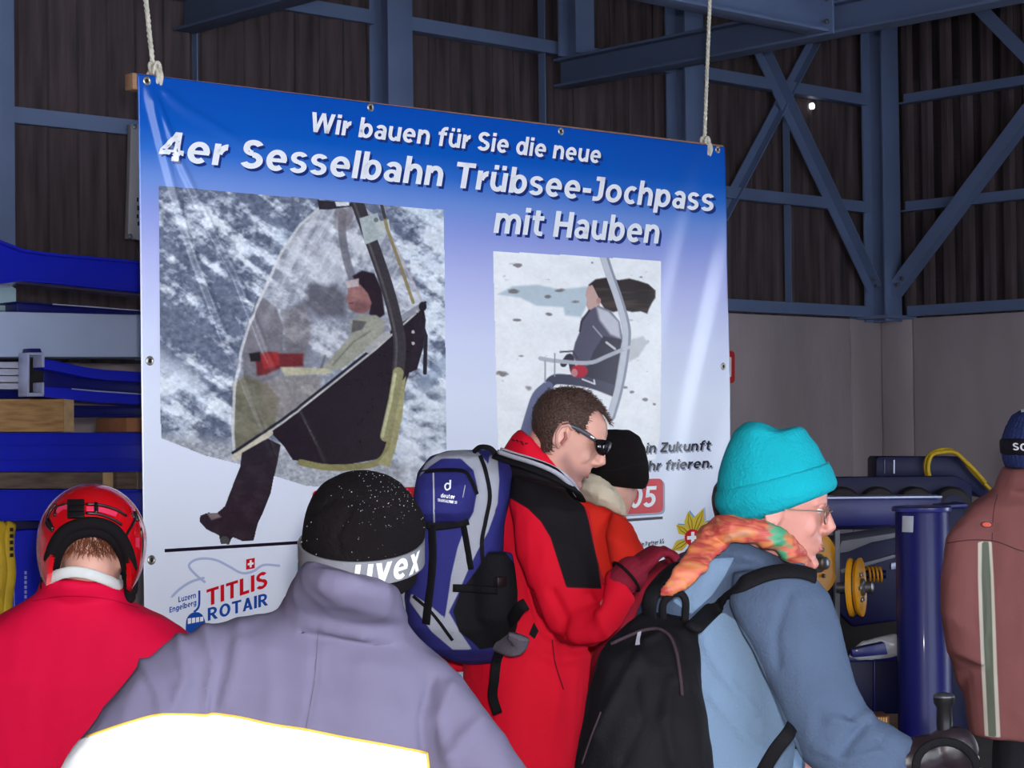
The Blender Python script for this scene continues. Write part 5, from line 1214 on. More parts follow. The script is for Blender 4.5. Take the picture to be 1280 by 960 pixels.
M_HELP = material('pink_decal', (226, 60, 96), rough=.2, coat=.8, var=.05)
for pts, w in (([(108, 636), (126, 637), (146, 643)], 6), ([(70, 640), (78, 634), (84, 634)], 6), ([(56, 680), (54, 700), (58, 720)], 5), ([(172, 672), (172, 692)], 5)):
    q, f = stroke_pts(spline([np.array(z, float) for z in pts], 4), w); g = Geo(); g.add([ell_hit(x, y, .0012) for x, y in q], f); build('decal', g, M_HELP, hel, smooth=True, sharp=0)
co, no = mesh_pts(body); x, y = proj(co); m = (no[:, 1] < .1) & (y < 690) & (y > 664) & (x > 72) & (x < 150)
M_GING = material('ginger_hair', (120, 66, 44), rough=.55, var=.3, vscale=60)
strands('nape_hair', co[m], no[m], (0, -.1, -1.1), .026, .0022, M_GING, t, 1300, 3)

# ---------------------------------------------------------------- 3. man in red and black jacket, sunglasses, looking down to the right
MA = [((560, 840, 4.95), (700, 770, 5.02)), ((748, 788, 4.47), (786, 722, 4.44))]
jaw = [(735, 590), (748, 595), (745, 612), (725, 622), (708, 600), (700, 575), (708, 568), (720, 585)]
M_SKINM = material('skin_stubble', (216, 160, 144), rough=.45, var=.06, vscale=20, bump=.08, bscale=160, spec=.45, panels=[('stubble', (168, 122, 114))])
mf, mu = nrm((.895, .0, -.446)), nrm((.446, .0, .895))
t, body, j = person('man in a red and black jacket wearing sunglasses, looking down', 58, (655, 4.78), (672, 612, 4.74), [(612, 655, 4.95), (690, 640, 4.58)], MA, (703, 547, 4.70), mf, mu, 1.82, 1.0, .86, .88, trousers=M_TRK, voxel=.004, skin=M_SKINM, gloved=(1,), panels=[('stubble', lambda co, no: np.clip(px_panel(jaw)(co, no)/7, -.7, .7))])
man_body = body
g = Geo()
g.loft([(622, 585, 720, 648, 4.73, .85), (630, 562, 719, 626, 4.72, .82), (641, 544, 718, 612, 4.71, .76), (650, 535, 713, 599, 4.71, .72)], 4.72, .7, 24)
g.loft([(645, 580, 700, 615, 4.74, .6), (612, 598, 728, 640, 4.75, .75), (590, 640, 735, 680, 4.77, .8), (582, 720, 738, 740, 4.79, .85), (580, 800, 738, 810, 4.80, .95), (578, 880, 733, 880, 4.80, 1.15), (574, 960, 729, 960, 4.80, 1.35), (570, 1085, 735, 1085, 4.80, 1.4)], 4.78, .8, 28)
g.loft([(640, 596, 712, 612, 4.62, .9), (636, 630, 738, 640, 4.58, .75), (642, 670, 747, 690, 4.55, .7), (655, 715, 757, 730, 4.52, .65), (672, 765, 764, 752, 4.50, .65), (700, 806, 770, 748, 4.48, .75), (742, 812, 757, 726, 4.46, .75), (776, 784, 758, 716, 4.45, .8), (796, 750, 768, 710, 4.44, .85)], 4.5, .7, 22)
g.loft([(620, 600, 640, 660, 4.92, .8), (590, 650, 640, 680, 4.96, .8), (570, 740, 625, 760, 4.98, .8), (545, 830, 600, 850, 4.96, .8), (640, 840, 630, 780, 5.0, .8), (700, 795, 690, 750, 5.03, .8)], 4.95, .8, 18)
black = [(616, 590), (640, 578), (660, 582), (690, 590), (716, 606), (727, 622), (736, 650), (742, 680), (748, 706), (752, 736), (708, 734.5), (697, 700), (688, 672), (676, 652), (660, 636), (640, 624), (622, 618)]
JM = fabric('red_shell_cloth', (214, 12, 42), bump=.05, var=.03, panels=[('black_yoke', (22, 18, 22))])
def mdisp(co, no):
    x, y = proj(co); d = folds(.0075, 7, 4, 21.0, .002)(co, no)
    for pts, h, w in (([(690, 740), (706, 770), (700, 806)], -.010, 6), ([(662, 740), (680, 790), (720, 812), (750, 808)], -.010, 5), ([(735, 745), (750, 770), (756, 790)], .008, 6), ([(640, 690), (650, 740), (640, 790)], .007, 8), ([(690, 820), (700, 860), (692, 900)], .006, 8), ([(652, 800), (690, 825), (728, 822)], .006, 7)): d = d+h*np.exp(-(dline(x, y, pts)/w)**2)*(no[:, 1] < .2)
    return d
jk = fused('jacket', g, JM, t, .0065, 4, mdisp, [('black_yoke', px_panel(black, -.35))])
for q in ([(640, 549.5), (644, 551.5)], [(645.5, 550), (648.5, 552.5)], [(650, 552), (654, 553.5)], [(652, 554), (655, 557)], [(656, 555), (660, 554.5)]):
    decal_stroke('collar_stitching', q, 2.0, jk, fabric('dark_red_thread', (110, 8, 28)), t, .0014)
decal('chest_logo', [(667, 778), (673, 789), (668, 799), (661, 793)], [(0, 1, 2, 3)], jk, M_BLK, t, .002)
decal_stroke('zip', spline([np.array(q, float) for q in [(690, 800), (694, 830), (704, 862)]], 5), 1.6, jk, fabric('dark_red_thread', (110, 8, 28)), t, .0012)
# hair
g = Geo(); head_geo(g, P(703, 547, 4.70), mf, mu, 1.0, .86, .88, grow=.007, face=False)
hp = [(650, 566), (650, 475), (790, 465), (790, 548), (768, 545), (763, 528), (756, 517), (747, 510), (741, 514), (736, 524), (731, 538), (722, 542), (717, 532), (708, 526), (697, 529), (692, 545), (690, 562), (684, 566)]
M_HAIR = material('short_brown_hair', (70, 48, 40), rough=.6, var=.35, vscale=90, bump=.6, bscale=200)
hr = fused('hair', g, M_HAIR, t, .004, 2, lambda co, no: .003*(fbm(co*90, 3)-.5)); keep_faces(hr, lambda c: sdpoly(*proj(c), hp) > 0)
co, no = mesh_pts(hr); strands('hair_strands', co, no, (.9, 0, -.1), .009, .0012, M_HAIR, hr, 9000, 4)
# sunglasses
M_LENS = material('smoked_lens', (14, 12, 14), rough=.12, coat=.8, var=0); M_TEMP = material('grey_temple', (70, 72, 82), rough=.35, var=.05)
cols_ = [((742, 552), (744, 562), 4.622), ((747, 549), (748, 567.5), 4.616), ((755, 549.5), (754, 570), 4.630), ((762, 551.5), (759.5, 566), 4.660), ((765, 554), (763.5, 560), 4.70), ((762, 551.5), (759.5, 566), 4.740), ((755, 549.5), (754, 570), 4.770), ((747, 549), (748, 567.5), 4.784)]
g = Geo(); vs_ = [P(*q[k], q[2]) for q in cols_ for k in (0, 1)]; n = len(cols_); fs_ = [(2*i, 2*i+1, 2*i+3, 2*i+2) for i in range(n-1)]
g.add(vs_, fs_); gl = build('sunglasses', g, M_LENS, t, smooth=True, sharp=0)
bm = bmesh.new(); bm.from_mesh(gl.data); bmesh.ops.solidify(bm, geom=bm.faces[:], thickness=.002); bm.to_mesh(gl.data); bm.free(); finish(gl.data, True)
for d0, d1 in ((4.618, 4.632), (4.782, 4.768)):
    g = Geo(); g.tube([P(703, 531, d0+.003), P(709, 530, d0), P(722, 536, d0-.001), P(736, 544, d1-.002), P(745, 551, d1)], [(.0028, .003), (.003, .0035), (.003, .005), (.003, .0058), (.003, .0045)], 8, up=mu); build('temple', g, M_TEMP, gl, smooth=True, sharp=0)
g = Geo(); g.box(P(740.5, 546.5, 4.6265), (.010, .001, .0028), (P(745, 549, 4.6)-P(735, 543, 4.6), (0, 1, 0), (.5, 0, .8))); build('temple_mark', g, M_WHT, gl)
LM = j['L']
for dz, rr in ((-.0455, .0042), (-.0555, .0048)):
    g = Geo(); g.tube([LM(.080, -.022, -.050), LM(.090, -.009, dz), LM(.0918, 0, dz-.001), LM(.090, .009, dz), LM(.080, .022, -.050)], [.002, rr, rr, rr, .002], 8, round_ends=True); build('lip', g, material('lip_dusk', (176, 104, 104), rough=.5), t, smooth=True, sharp=0)
for q in (-1, 1):      # ear hollow shaded by a darker skin colour, and the ear rim
    g = Geo(); g.tube([LM(.002, q*.0815, -.012), LM(.006, q*.0815, .002), LM(-.001, q*.083, .012)], [.0035, .0045, .003], 8, round_ends=True); build('ear_hollow', g, material('ear_shade_skin', (168, 102, 92), rough=.55), t, smooth=True, sharp=0)
    g = Geo(); g.tube([LM(.010, q*.081, .026), LM(-.002, q*.0845, .032), LM(-.015, q*.086, .022), LM(-.018, q*.0865, .004), LM(-.010, q*.083, -.016), LM(-.001, q*.080, -.024)], [.003, .0038, .004, .0038, .004, .0048], 8, round_ends=True); build('ear_rim', g, M_SKINM, t, smooth=True, sharp=0)
# maroon glove, fingers curled
g = Geo(); hand_geo(g, P(783, 722, 4.44), P(818, 690, 4.46)-P(783, 722, 4.44), np.array([.55, .2, -.6]), .65, 1, 1.22)
g.tube([P(776, 728, 4.44), P(789, 716, 4.44)], [.036, .038], 14, round_ends=True)
fused('glove', g, fabric('maroon_knit', (132, 28, 50), bump=.3, bscale=150), t, .004, 3, lambda co, no: .002*(fbm(co*50, 2)-.5))
g = Geo(); c0 = P(783, 721, 4.44); dx = nrm(P(818, 690, 4.46)-P(783, 722, 4.44)); a1 = nrm(np.cross(dx, (0, 1, 0))); a2 = np.cross(dx, a1)
g.tube([c0+(a1*math.cos(a)+a2*math.sin(a))*.041 for a in np.linspace(0, 2*math.pi, 28, endpoint=False)], .0035, 8, closed=True); build('wrist_strap', g, M_BLK, t, smooth=True, sharp=0)

# ---- his backpack
bk = thing('backpack', 'navy and silver hiking backpack on the man in red', 'backpack', P(590, 830, 4.62))
M_NAVY = fabric('navy_pack_cloth', (44, 44, 112), bump=.2, bscale=240, panels=[('silver', (158, 160, 172)), ('black', (17, 16, 20))])
g = Geo()
g.loft([(562, 563, 612, 562, 4.66, .7), (538, 570, 632, 572, 4.64, .8), (522, 590, 640, 590, 4.63, .8), (516, 620, 638, 620, 4.62, .8), (517, 660, 632, 655, 4.62, .8), (513, 700, 628, 700, 4.62, .82), (506, 745, 628, 745, 4.62, .85), (510, 780, 632, 785, 4.62, .85), (530, 808, 636, 808, 4.63, .8), (560, 824, 628, 822, 4.64, .7), (580, 829, 615, 828, 4.65, .6)], 4.62, .8, 28, sup=2.6)
g.loft([(523, 590, 598, 588, 4.56, .5), (518, 610, 597, 608, 4.53, .55), (521, 640, 590, 640, 4.52, .55), (530, 652, 580, 652, 4.54, .5)], 4.54, .5, 20)
g.loft([(595, 690, 640, 690, 4.56, .7), (588, 720, 646, 722, 4.55, .7), (588, 770, 648, 775, 4.55, .7), (600, 800, 644, 800, 4.57, .6)], 4.56, .7, 18)
silver = [(532, 579), (550, 566), (575, 562), (598, 565), (610, 580), (618, 610), (619, 640), (610, 665), (596, 690), (584, 715), (571, 745), (561, 765), (575, 790), (590, 812), (566, 812), (540, 790), (512, 752), (514, 742), (538, 757), (556, 773), (560, 748), (564, 720), (572, 685), (581, 660), (592, 640), (597, 610), (592, 588), (576, 573), (552, 573), (537, 583), (524, 596)]
blackp = [(596, 712), (610, 690), (632, 690), (650, 715), (652, 780), (636, 806), (600, 812), (590, 802), (574, 790), (566, 764), (575, 740)]
def two(*f): return lambda co, no: np.max([q(co, no) for q in f], axis=0)
silver2 = [(612, 568), (622, 575), (624, 600), (622, 630), (614, 650), (610, 640), (614, 610), (610, 585)]
pack = fused('bag', g, M_NAVY, bk, .006, 4, folds(.003, 12, 9, 31.0, .001), [('silver', two(px_panel(silver), px_panel(silver2))), ('black', px_panel(blackp))])
def zipper(pts, w, mat, lift=.002, nm='zip'): return decal_stroke(nm, spline([np.array(q, float) for q in pts], 6), w, pack, mat, bk, lift)
zipper([(521, 604), (524, 594), (534, 590), (560, 588), (580, 590), (588, 600), (596, 618)], 4.5, M_BLKS)
zipper([(600, 570), (607, 590), (612, 620), (607, 650), (602, 680), (606, 715), (607, 740)], 5, M_BLKS)
zipper([(517, 745), (540, 766), (566, 800)], 4, M_BLKS)
M_LGT = fabric('light_grey_trim', (170, 170, 182)); zipper([(542, 592), (542.5, 620), (543, 652)], 2, M_LGT, .0025, 'trim'); zipper([(581, 607), (578, 622)], 1, M_LGT, .0025, 'trim')
decal_text('brand_lettering', 'deuter', ((551, 622), (568, 624)), (.3, -5.4), pack, INK_W, bk, .02, .1, .003)
decal_text('brand_lettering', 'TRANSALPINE 30', ((547, 627), (571, 630)), (.2, -3.6), pack, INK_W, bk, .02, .0, .003)
zipper([(563, 601), (562.5, 611)], 2.0, INK_W, .003, 'brand_mark'); zipper([(562.5, 606), (558.5, 605.5), (556.5, 609), (558.5, 612.5), (562.5, 611)], 1.8, INK_W, .003, 'brand_mark')
for pts, w in (([(521, 648), (540, 656), (560, 655), (585, 650)], .020), ([(540, 655), (541, 700), (536, 750), (533, 780)], .024), ([(578, 652), (583, 680), (588, 712)], .020), ([(566, 735), (590, 736), (622, 738)], .018), ([(522, 652), (514, 700), (508, 740)], .014)):
    q = surf(pack, spline([np.array(z, float) for z in pts], 5), .003); g = Geo()
    g.tube(q, [(w/2, .0022)]*len(q), 8, up=np.array([-.6, -.8, 0])); build('compression_strap', g, M_BLKS, bk, smooth=True, sharp=0)
sB = [P(624, 568, 4.56), P(642, 574, 4.53), P(668, 582, 4.50), P(694, 593, 4.49), P(712, 607, 4.51), P(722, 622, 4.56)]
strap('shoulder_strap', sB, .050, .014, M_BLKS, bk, np.array([.1, -.5, .8])); strap('strap_trim', [q+np.array([-.002, -.022, .006]) for q in sB], .007, .012, M_LGT, bk, np.array([.1, -.5, .8])); strap('strap_trim', [q+np.array([.004, .018, .012]) for q in sB], .007, .008, M_LGT, bk, np.array([.1, -.5, .8]))
strap('grab_loop', [P(592, 565, 4.6), P(600, 559, 4.58), P(612, 560, 4.57), P(620, 567, 4.57)], .012, .005, M_BLKS, bk, np.array([0, -1, .2]))
strap('hip_strap', [P(628, 785, 4.60), P(640, 774, 4.50), P(650, 760, 4.45), P(658, 755, 4.45)], .028, .006, M_BLKS, bk, np.array([0, -1, .2])); strap('hip_fin', [P(620, 800, 4.58), P(635, 806, 4.52), P(645, 806, 4.49), P(649, 795, 4.47)], .05, .016, fabric('grey_mesh', (110, 104, 116), bump=.5, bscale=300), bk, np.array([0, -1, .2]))
strap('loose_strap', [P(624, 815, 4.56), P(620, 830, 4.50), P(618, 850, 4.50), P(616, 870, 4.52), P(622, 892, 4.53)], .022, .004, M_BLKS, bk, np.array([0, -1, .1]))
g = Geo(); g.box(P(626, 727, 4.50), (.03, .012, .022), (DB, NB, ZUP)); build('buckle', g, M_HBK, bk, bevel=.002)

# ---------------------------------------------------------------- 4. black fleece hat, cream hood, orange red jacket (behind him)
KA = [((690, 800, 5.65), (760, 770, 5.75)), ((800, 800, 5.35), (830, 760, 5.55))]
t, body, j = person('person in a black fleece hat and orange red jacket with cream hood', 60, (745, 5.5), (752, 640, 5.48), [(712, 690, 5.6), (782, 690, 5.38)], KA, (768, 603, 5.46), (.36, .83, -.42), (.16, .40, .90), 1.76, .88, trousers=M_TRG, voxel=.006)
g = Geo()
g.loft([(728, 610, 780, 640, 5.47, .8), (715, 618, 784, 650, 5.48, 1.0), (700, 640, 797, 668, 5.5, 1.0), (692, 690, 806, 700, 5.5, .95), (690, 780, 804, 780, 5.5, .95), (690, 900, 800, 900, 5.5, .7), (690, 985, 800, 985, 5.5, .7)], 5.5, .75, 26)
g.loft([(765, 640, 790, 656, 5.38, 1.0), (755, 668, 806, 688, 5.34, .8), (765, 710, 812, 720, 5.32, .8), (770, 780, 815, 780, 5.32, .8), (780, 815, 825, 805, 5.36, .8), (818, 785, 834, 752, 5.52, .8)], 5.35, .8, 16)
g.loft([(705, 640, 720, 690, 5.6, .8), (680, 720, 715, 735, 5.63, .8), (672, 800, 708, 815, 5.65, .8), (750, 800, 745, 750, 5.74, .8)], 5.6, .8, 16)
fused('jacket', g, fabric('orange_red_cloth', (222, 44, 30), bump=.08), t, .008, 4, folds(.007, 9, 5, 41.0))
g = Geo(); g.loft([(722, 620, 784, 646, 5.44, 1.2), (720, 607, 781, 634, 5.42, 1.3), (727, 598, 775, 618, 5.41, 1.3), (736, 591, 764, 602, 5.41, 1.2)], 5.45, .8, 22)
fused('hood', g, fabric('cream_fleece', (214, 200, 176), rough=.95, bump=.3), t, .006, 3, folds(.008, 16, 8, 4.0))
g = Geo(); g.loft([(752, 537, 786, 537), (742, 544, 800, 546), (735, 560, 807, 560), (732, 580, 811, 580), (733, 596, 812, 600), (742, 604, 806, 612), (760, 607, 800, 611)], 5.44, 1.0, 26)
ht = fused('hat', g, fabric('dark_fleece', (16, 11, 12), rough=.95, var=.2, bump=.4, bscale=140), t, .006, 2, lambda co, no: .004*(fbm(co*30, 3)-.5))
decal_stroke('hat_seam', spline([np.array(q, float) for q in [(737, 586), (765, 588), (790, 582), (810, 578)]], 5), 1.4, ht, M_BLK, t, .001)

# ---------------------------------------------------------------- 5. maroon jacket, mostly hidden
RA = [((760, 850, 4.98), (800, 930, 5.06)), ((930, 860, 5.06), (960, 800, 5.31))]
t, body, j = person('dark haired person in a maroon jacket, mostly hidden behind the turquoise hat', 80, (850, 5.08), (880, 690, 5.06), [(800, 760, 4.98), (905, 750, 5.18)], RA, (936, 650, 5.02), (.95, .2, -.2), (.2, 0, .97), 1.72, .95, trousers=M_TRK, voxel=.007)
g = Geo()
g.loft([(846, 694, 915, 672, 5.06, .8), (820, 705, 925, 690, 5.07, .8), (786, 735, 935, 725, 5.08, .7), (762, 775, 940, 770, 5.08, .65), (750, 820, 940, 820, 5.09, .6), (745, 900, 938, 900, 5.09, .6), (745, 1060, 938, 1060, 5.09, .6)], 5.08, .7, 26)
g.loft([(840, 697, 850, 760, 4.98, .8), (792, 730, 830, 790, 4.96, .8), (760, 772, 812, 820, 4.95, .8), (738, 826, 800, 850, 4.96, .8), (728, 880, 792, 900, 5.00, .8), (740, 950, 800, 930, 5.06, .8), (800, 960, 820, 910, 5.11, .8)], 4.6, .8, 18)
fused('jacket', g, fabric('maroon_cloth', (142, 22, 42), bump=.08), t, .008, 5, folds(.005, 8, 4, 51.0))
g = Geo(); head_geo(g, P(936, 650, 5.02), (.95, .2, -.2), (.2, 0, .97), .97, 1.0, 1.0, grow=.009, face=False)
M_DKH = material('dark_hair', (30, 24, 26), rough=.5, var=.3, vscale=60, bump=.5, bscale=120)
hr = fused('hair', g, M_DKH, t, .006, 2); keep_faces(hr, lambda c: (((c-P(936, 650, 5.02))@nrm((.95, .2, -.2))) < .045) & (((c-P(936, 650, 5.02))[:, 2]) > -.06))

# ---------------------------------------------------------------- 6. turquoise hat, glasses, blue grey fleece, bent forward to the right
TF, TU = nrm((.985, -.10, -.13)), nrm((.13, 0, .99))
TA = [((860, 900, 4.12), (1000, 960, 4.30)), ((1058, 905, 3.70), (1142, 948, 3.66))]
M_SKINT = material('fair_skin', (202, 138, 124), rough=.45, var=.08, vscale=16, bump=.08, bscale=120, spec=.45)
t, body, j = person('person in a turquoise hat and blue grey fleece bending forward', 78, (830, 3.95), (928, 712, 3.92), [(890, 790, 4.08), (985, 775, 3.76)], TA, (970, 643, 3.90), TF, TU, 1.72, 1.0, .95, trousers=M_TRB, voxel=.004, skin=M_SKINT, gloved=(1,))
g = Geo()
g.loft([(884, 658, 988, 700, 3.9, .95), (868, 676, 998, 714, 3.9, .95), (852, 694, 1003, 716, 3.91, .8), (826, 722, 1015, 726, 3.92, .72), (800, 754, 1024, 752, 3.93, .68), (786, 800, 1012, 808, 3.94, .74), (782, 870, 1000, 870, 3.95, .76), (782, 960, 990, 960, 3.95, .76), (772, 1060, 965, 1060, 3.95, .6), (762, 1190, 945, 1190, 3.95, .6)], 3.92, .7, 30)
g.loft([(915, 716, 1000, 702, 3.80, .8), (912, 752, 1036, 742, 3.77, .7), (926, 790, 1050, 780, 3.74, .62), (948, 830, 1060, 818, 3.72, .6), (968, 872, 1071, 855, 3.70, .6), (986, 912, 1082, 880, 3.69, .62), (1004, 950, 1098, 898, 3.68, .65), (1040, 990, 1120, 910, 3.67, .66), (1085, 1002, 1140, 922, 3.665, .7), (1120, 990, 1156, 934, 3.66, .75)], 3.72, .65, 24)
g.loft([(850, 730, 870, 810, 4.05, .8), (820, 800, 890, 830, 4.1, .8), (830, 880, 900, 900, 4.12, .8), (900, 960, 920, 900, 4.2, .8), (1000, 985, 1005, 940, 4.3, .8)], 4.1, .8, 16)
light = [(866, 800), (872, 782), (884, 772), (905, 766), (921, 776), (938, 802), (952, 830), (962, 856), (972, 876), (983, 900), (996, 925), (1003, 944), (1000, 1010), (840, 1010), (860, 880)]
light2 = [(846, 706), (862, 700), (918, 697), (905, 722), (890, 744), (864, 768), (842, 752)]
JT = fabric('blue_grey_fleece', (78, 92, 116), rough=.95, bump=.25, bscale=180, panels=[('light_panel', (122, 146, 174))])
def tdisp(co, no):
    x, y = proj(co); d = folds(.007, 7, 4, 61.0, .002)(co, no)
    for pts, h, w in (([(880, 800), (900, 840), (945, 890)], .005, 6), ([(890, 870), (930, 920), (960, 940)], .005, 6), ([(985, 745), (970, 790), (972, 830)], -.006, 7), ([(1062, 895), (1078, 905), (1052, 940)], -.010, 7), ([(1040, 900), (1065, 905), (1085, 895)], .008, 7), ([(1020, 935), (1060, 950), (1100, 940)], .005, 5), ([(1100, 925), (1120, 950), (1125, 975)], -.006, 4)): d = d+h*np.exp(-(dline(x, y, pts)/w)**2)*(no[:, 1] < .3)
    return d
jk = fused('jacket', g, JT, t, .006, 5, tdisp, [('light_panel', two(px_panel(light), px_panel(light2)))])
# glove closed round a ski pole grip
gw = P(1152, 945, 3.655)
g = Geo(); hand_geo(g, gw, np.array([.85, .1, -.12]), np.array([.1, .9, -.35]), .75, -1, 1.3); g.tube([gw-np.array([.035, 0, .012]), gw+np.array([.012, 0, 0])], [.038, .036], 14, round_ends=True)
g.ell(gw+np.array([.055, .0, .012]), (.05, .038, .042)); fused('glove', g, material('black_leather', (40, 30, 36), rough=.42, var=.2, vscale=20), t, .004, 3, lambda co, no: .004*(fbm(co*32, 3)-.5))
# hat
g = Geo()
HT_ = [(932, 531, 968, 531), (918, 540, 1003, 537), (909, 556, 1021, 556), (902, 574, 1033, 580), (898, 590, 1040, 592), (896, 610, 1045, 601), (897, 628, 1044, 607), (903, 642, 1040, 611), (912, 651, 1030, 615)]
g.loft(HT_, 3.9, .82, 32)
def bump2(co, no):
    x, y = proj(co); d = .0025*(fbm(co*26, 3)-.5)
    return d+.007*np.exp(-(((x-942)/20)**2+((y-534)/12)**2))+.006*np.exp(-(((x-998)/12)**2+((y-540)/12)**2))-.007*np.exp(-(((x-972)/14)**2+((y-531)/10)**2))
M_TEAL = fabric('turquoise_fleece', (18, 158, 172), rough=.95, var=.05, bump=.35, bscale=170)
ht = fused('hat', g, M_TEAL, t, .005, 3, bump2)
g = Geo(); g.loft([(896, 612, 1036, 577, 3.9, .84), (893, 624, 1042, 590, 3.9, .845), (894, 634, 1047, 604, 3.9, .85), (906, 652, 1043, 612, 3.9, .83), (918, 658, 1030, 616, 3.9, .8)], 3.9, .84, 32)
fused('hat_cuff', g, M_TEAL, ht, .005, 3, lambda co, no: .0015*(fbm(co*30, 3)-.5))
# eyes, glasses, mouth line
L = j['L']; 
for q in (-1, 1):
    g = Geo(); g.ell(L(.076, q*.032, .022), (.0115, .0115, .0115)); e = build('eye', g, material('eye_white', (220, 212, 206), rough=.2), t, smooth=True, sharp=0)
    g = Geo(); g.ell(L(.0825, q*.033, .022), (.005, .0055, .0055)); build('iris', g, material('iris_dark', (60, 60, 66), rough=.15), e, smooth=True, sharp=0)
    g = Geo(); g.ell(L(.0765, q*.032, .0265), (.0125, .0135, .0095)); build('eyelid', g, M_SKINT, e, smooth=True, sharp=0)
M_WIRE = material('thin_gold_wire', (150, 130, 110), rough=.3, metal=.8); M_GLS = material('clear_lens', (240, 244, 246), rough=.03, transmission=1.0, var=0)
gl = None
g = Geo(); g.tube([L(.104, -.01, .018), L(.107, 0, .020), L(.104, .01, .018)], .0014, 8); gl = build('eyeglasses', g, M_WIRE, t, smooth=True, sharp=0)
for q in (-1, 1):
    rim = [L(.100-.012*(.5-.5*math.cos(a)) if False else .100-.010*(math.cos(a)*.5+.5), q*(.034+.023*math.cos(a)), .012+.018*math.sin(a)) for a in np.linspace(0, 2*math.pi, 28, endpoint=False)]
    g = Geo(); g.tube(rim, .0013, 6, closed=True); rm = build('rim', g, M_WIRE, gl, smooth=True, sharp=0)
    g = Geo(); c = np.mean(rim, axis=0); g.prism([lerp(c, p, .97) for p in rim], np.asarray(j['fw'])*.0012); build('lens', g, M_GLS, gl)
    g = Geo(); g.tube([L(.090, q*.057, .018), L(.07, q*.072, .018), L(.02, q*.079, .014), L(-.005, q*.08, .010)], .0014, 6); build('temple', g, M_WIRE, gl, smooth=True, sharp=0)
for (jj, sk, mat) in ((j, 1.0, material('lip_rose', (188, 108, 104), rough=.45)),):
    for dz, rr in ((-.0455, .0046), (-.0555, .005)):
        g = Geo(); g.tube([L(.080, -.021, -.050), L(.0905, -.009, dz), L(.0925, 0, dz-.001), L(.0905, .009, dz), L(.080, .021, -.050)], [.002, rr, rr, rr, .002], 8, round_ends=True); build('lip', g, mat, t, smooth=True, sharp=0)
# scarf
g = Geo()
near = [(884, 672, 3.80), (905, 664, 3.76), (930, 664, 3.745), (955, 669, 3.745), (978, 679, 3.76), (996, 697, 3.80), (1004, 712, 3.87)]; farp = [(1003, 712, 3.95), (985, 690, 4.03), (950, 676, 4.06), (915, 668, 4.04), (888, 670, 3.95)]
pts = spline([P(*q) for q in near+farp+near[:1]], 5)[:-1]; g.tube(pts, [(.017, .021)]*len(pts), 12, up=ZUP, closed=True)
pts = spline([P(*q) for q in ((888, 662, 3.80), (905, 654, 3.77), (935, 658, 3.752), (965, 666, 3.75), (986, 682, 3.775), (1000, 700, 3.83))], 5); g.tube(pts, [(.012, .014)]*len(pts), 10, up=ZUP, round_ends=True)
g.loft([(884, 652, 916, 672, 3.79, .5), (868, 676, 904, 688, 3.75, .45), (852, 700, 890, 704, 3.70, .35), (840, 716, 876, 718, 3.68, .3), (831, 731, 858, 734, 3.675, .25), (823, 745, 832, 746, 3.675, .3)], 3.72, .4, 18)
SC = bpy.data.materials.new('printed_silk'); SC.use_nodes = True; nt = SC.node_tree; bs = nt.nodes['Principled BSDF']; bs.inputs['Roughness'].default_value = .55
tcn = nt.nodes.new('ShaderNodeTexCoord'); mpn = nt.nodes.new('ShaderNodeMapping'); mpn.inputs['Scale'].default_value = (1.0, 1, 2.2); nz = nt.nodes.new('ShaderNodeTexNoise'); nz.inputs['Scale'].default_value = 15; nz.inputs['Detail'].default_value = 3; nz.inputs['Distortion'].default_value = 1.2
cr = nt.nodes.new('ShaderNodeValToRGB'); el = cr.color_ramp.elements
for k, (p_, c_) in enumerate(((.26, (190, 138, 112)), (.40, (196, 116, 64)), (.48, (196, 98, 74)), (.56, (170, 60, 60)), (.66, (200, 130, 86)))):
    e = el[k] if k < 2 else el.new(p_); e.position = p_; e.color = (*lin(c_), 1)
at_ = nt.nodes.new('ShaderNodeAttribute'); at_.attribute_name = 'green'; n2_ = nt.nodes.new('ShaderNodeTexNoise'); n2_.inputs['Scale'].default_value = 34; mth = nt.nodes.new('ShaderNodeMath'); mth.operation = 'MULTIPLY_ADD'; mr_ = nt.nodes.new('ShaderNodeMapRange'); mr_.inputs[1].default_value = .35; mr_.inputs[2].default_value = .55
mxn = nt.nodes.new('ShaderNodeMix'); mxn.data_type = 'RGBA'; mxn.inputs[7].default_value = (*lin((70, 146, 108)), 1)
nt.links.new(tcn.outputs['Object'], mpn.inputs[0]); nt.links.new(mpn.outputs[0], nz.inputs[0]); nt.links.new(mpn.outputs[0], n2_.inputs[0]); nt.links.new(nz.outputs[0], cr.inputs[0])
nt.links.new(at_.outputs['Fac'], mth.inputs[0]); mth.inputs[1].default_value = .5; nt.links.new(n2_.outputs[0], mth.inputs[2]); sub = nt.nodes.new('ShaderNodeMath'); sub.operation = 'SUBTRACT'; sub.inputs[1].default_value = .42
nt.links.new(mth.outputs[0], sub.inputs[0]); nt.links.new(sub.outputs[0], mr_.inputs[0]); nt.links.new(mr_.outputs[0], mxn.inputs[0]); nt.links.new(cr.outputs[0], mxn.inputs[6]); nt.links.new(mxn.outputs[2], bs.inputs['Base Color'])
fused('scarf', g, SC, t, .004, 3, lambda co, no: .013*(1-np.abs(2*fbm(co*np.array([16, 16, 44]), 3)-1)-.6), [('green', lambda co, no: np.clip(1-np.abs(proj(co)[0]-975)/30, 0, 1))])
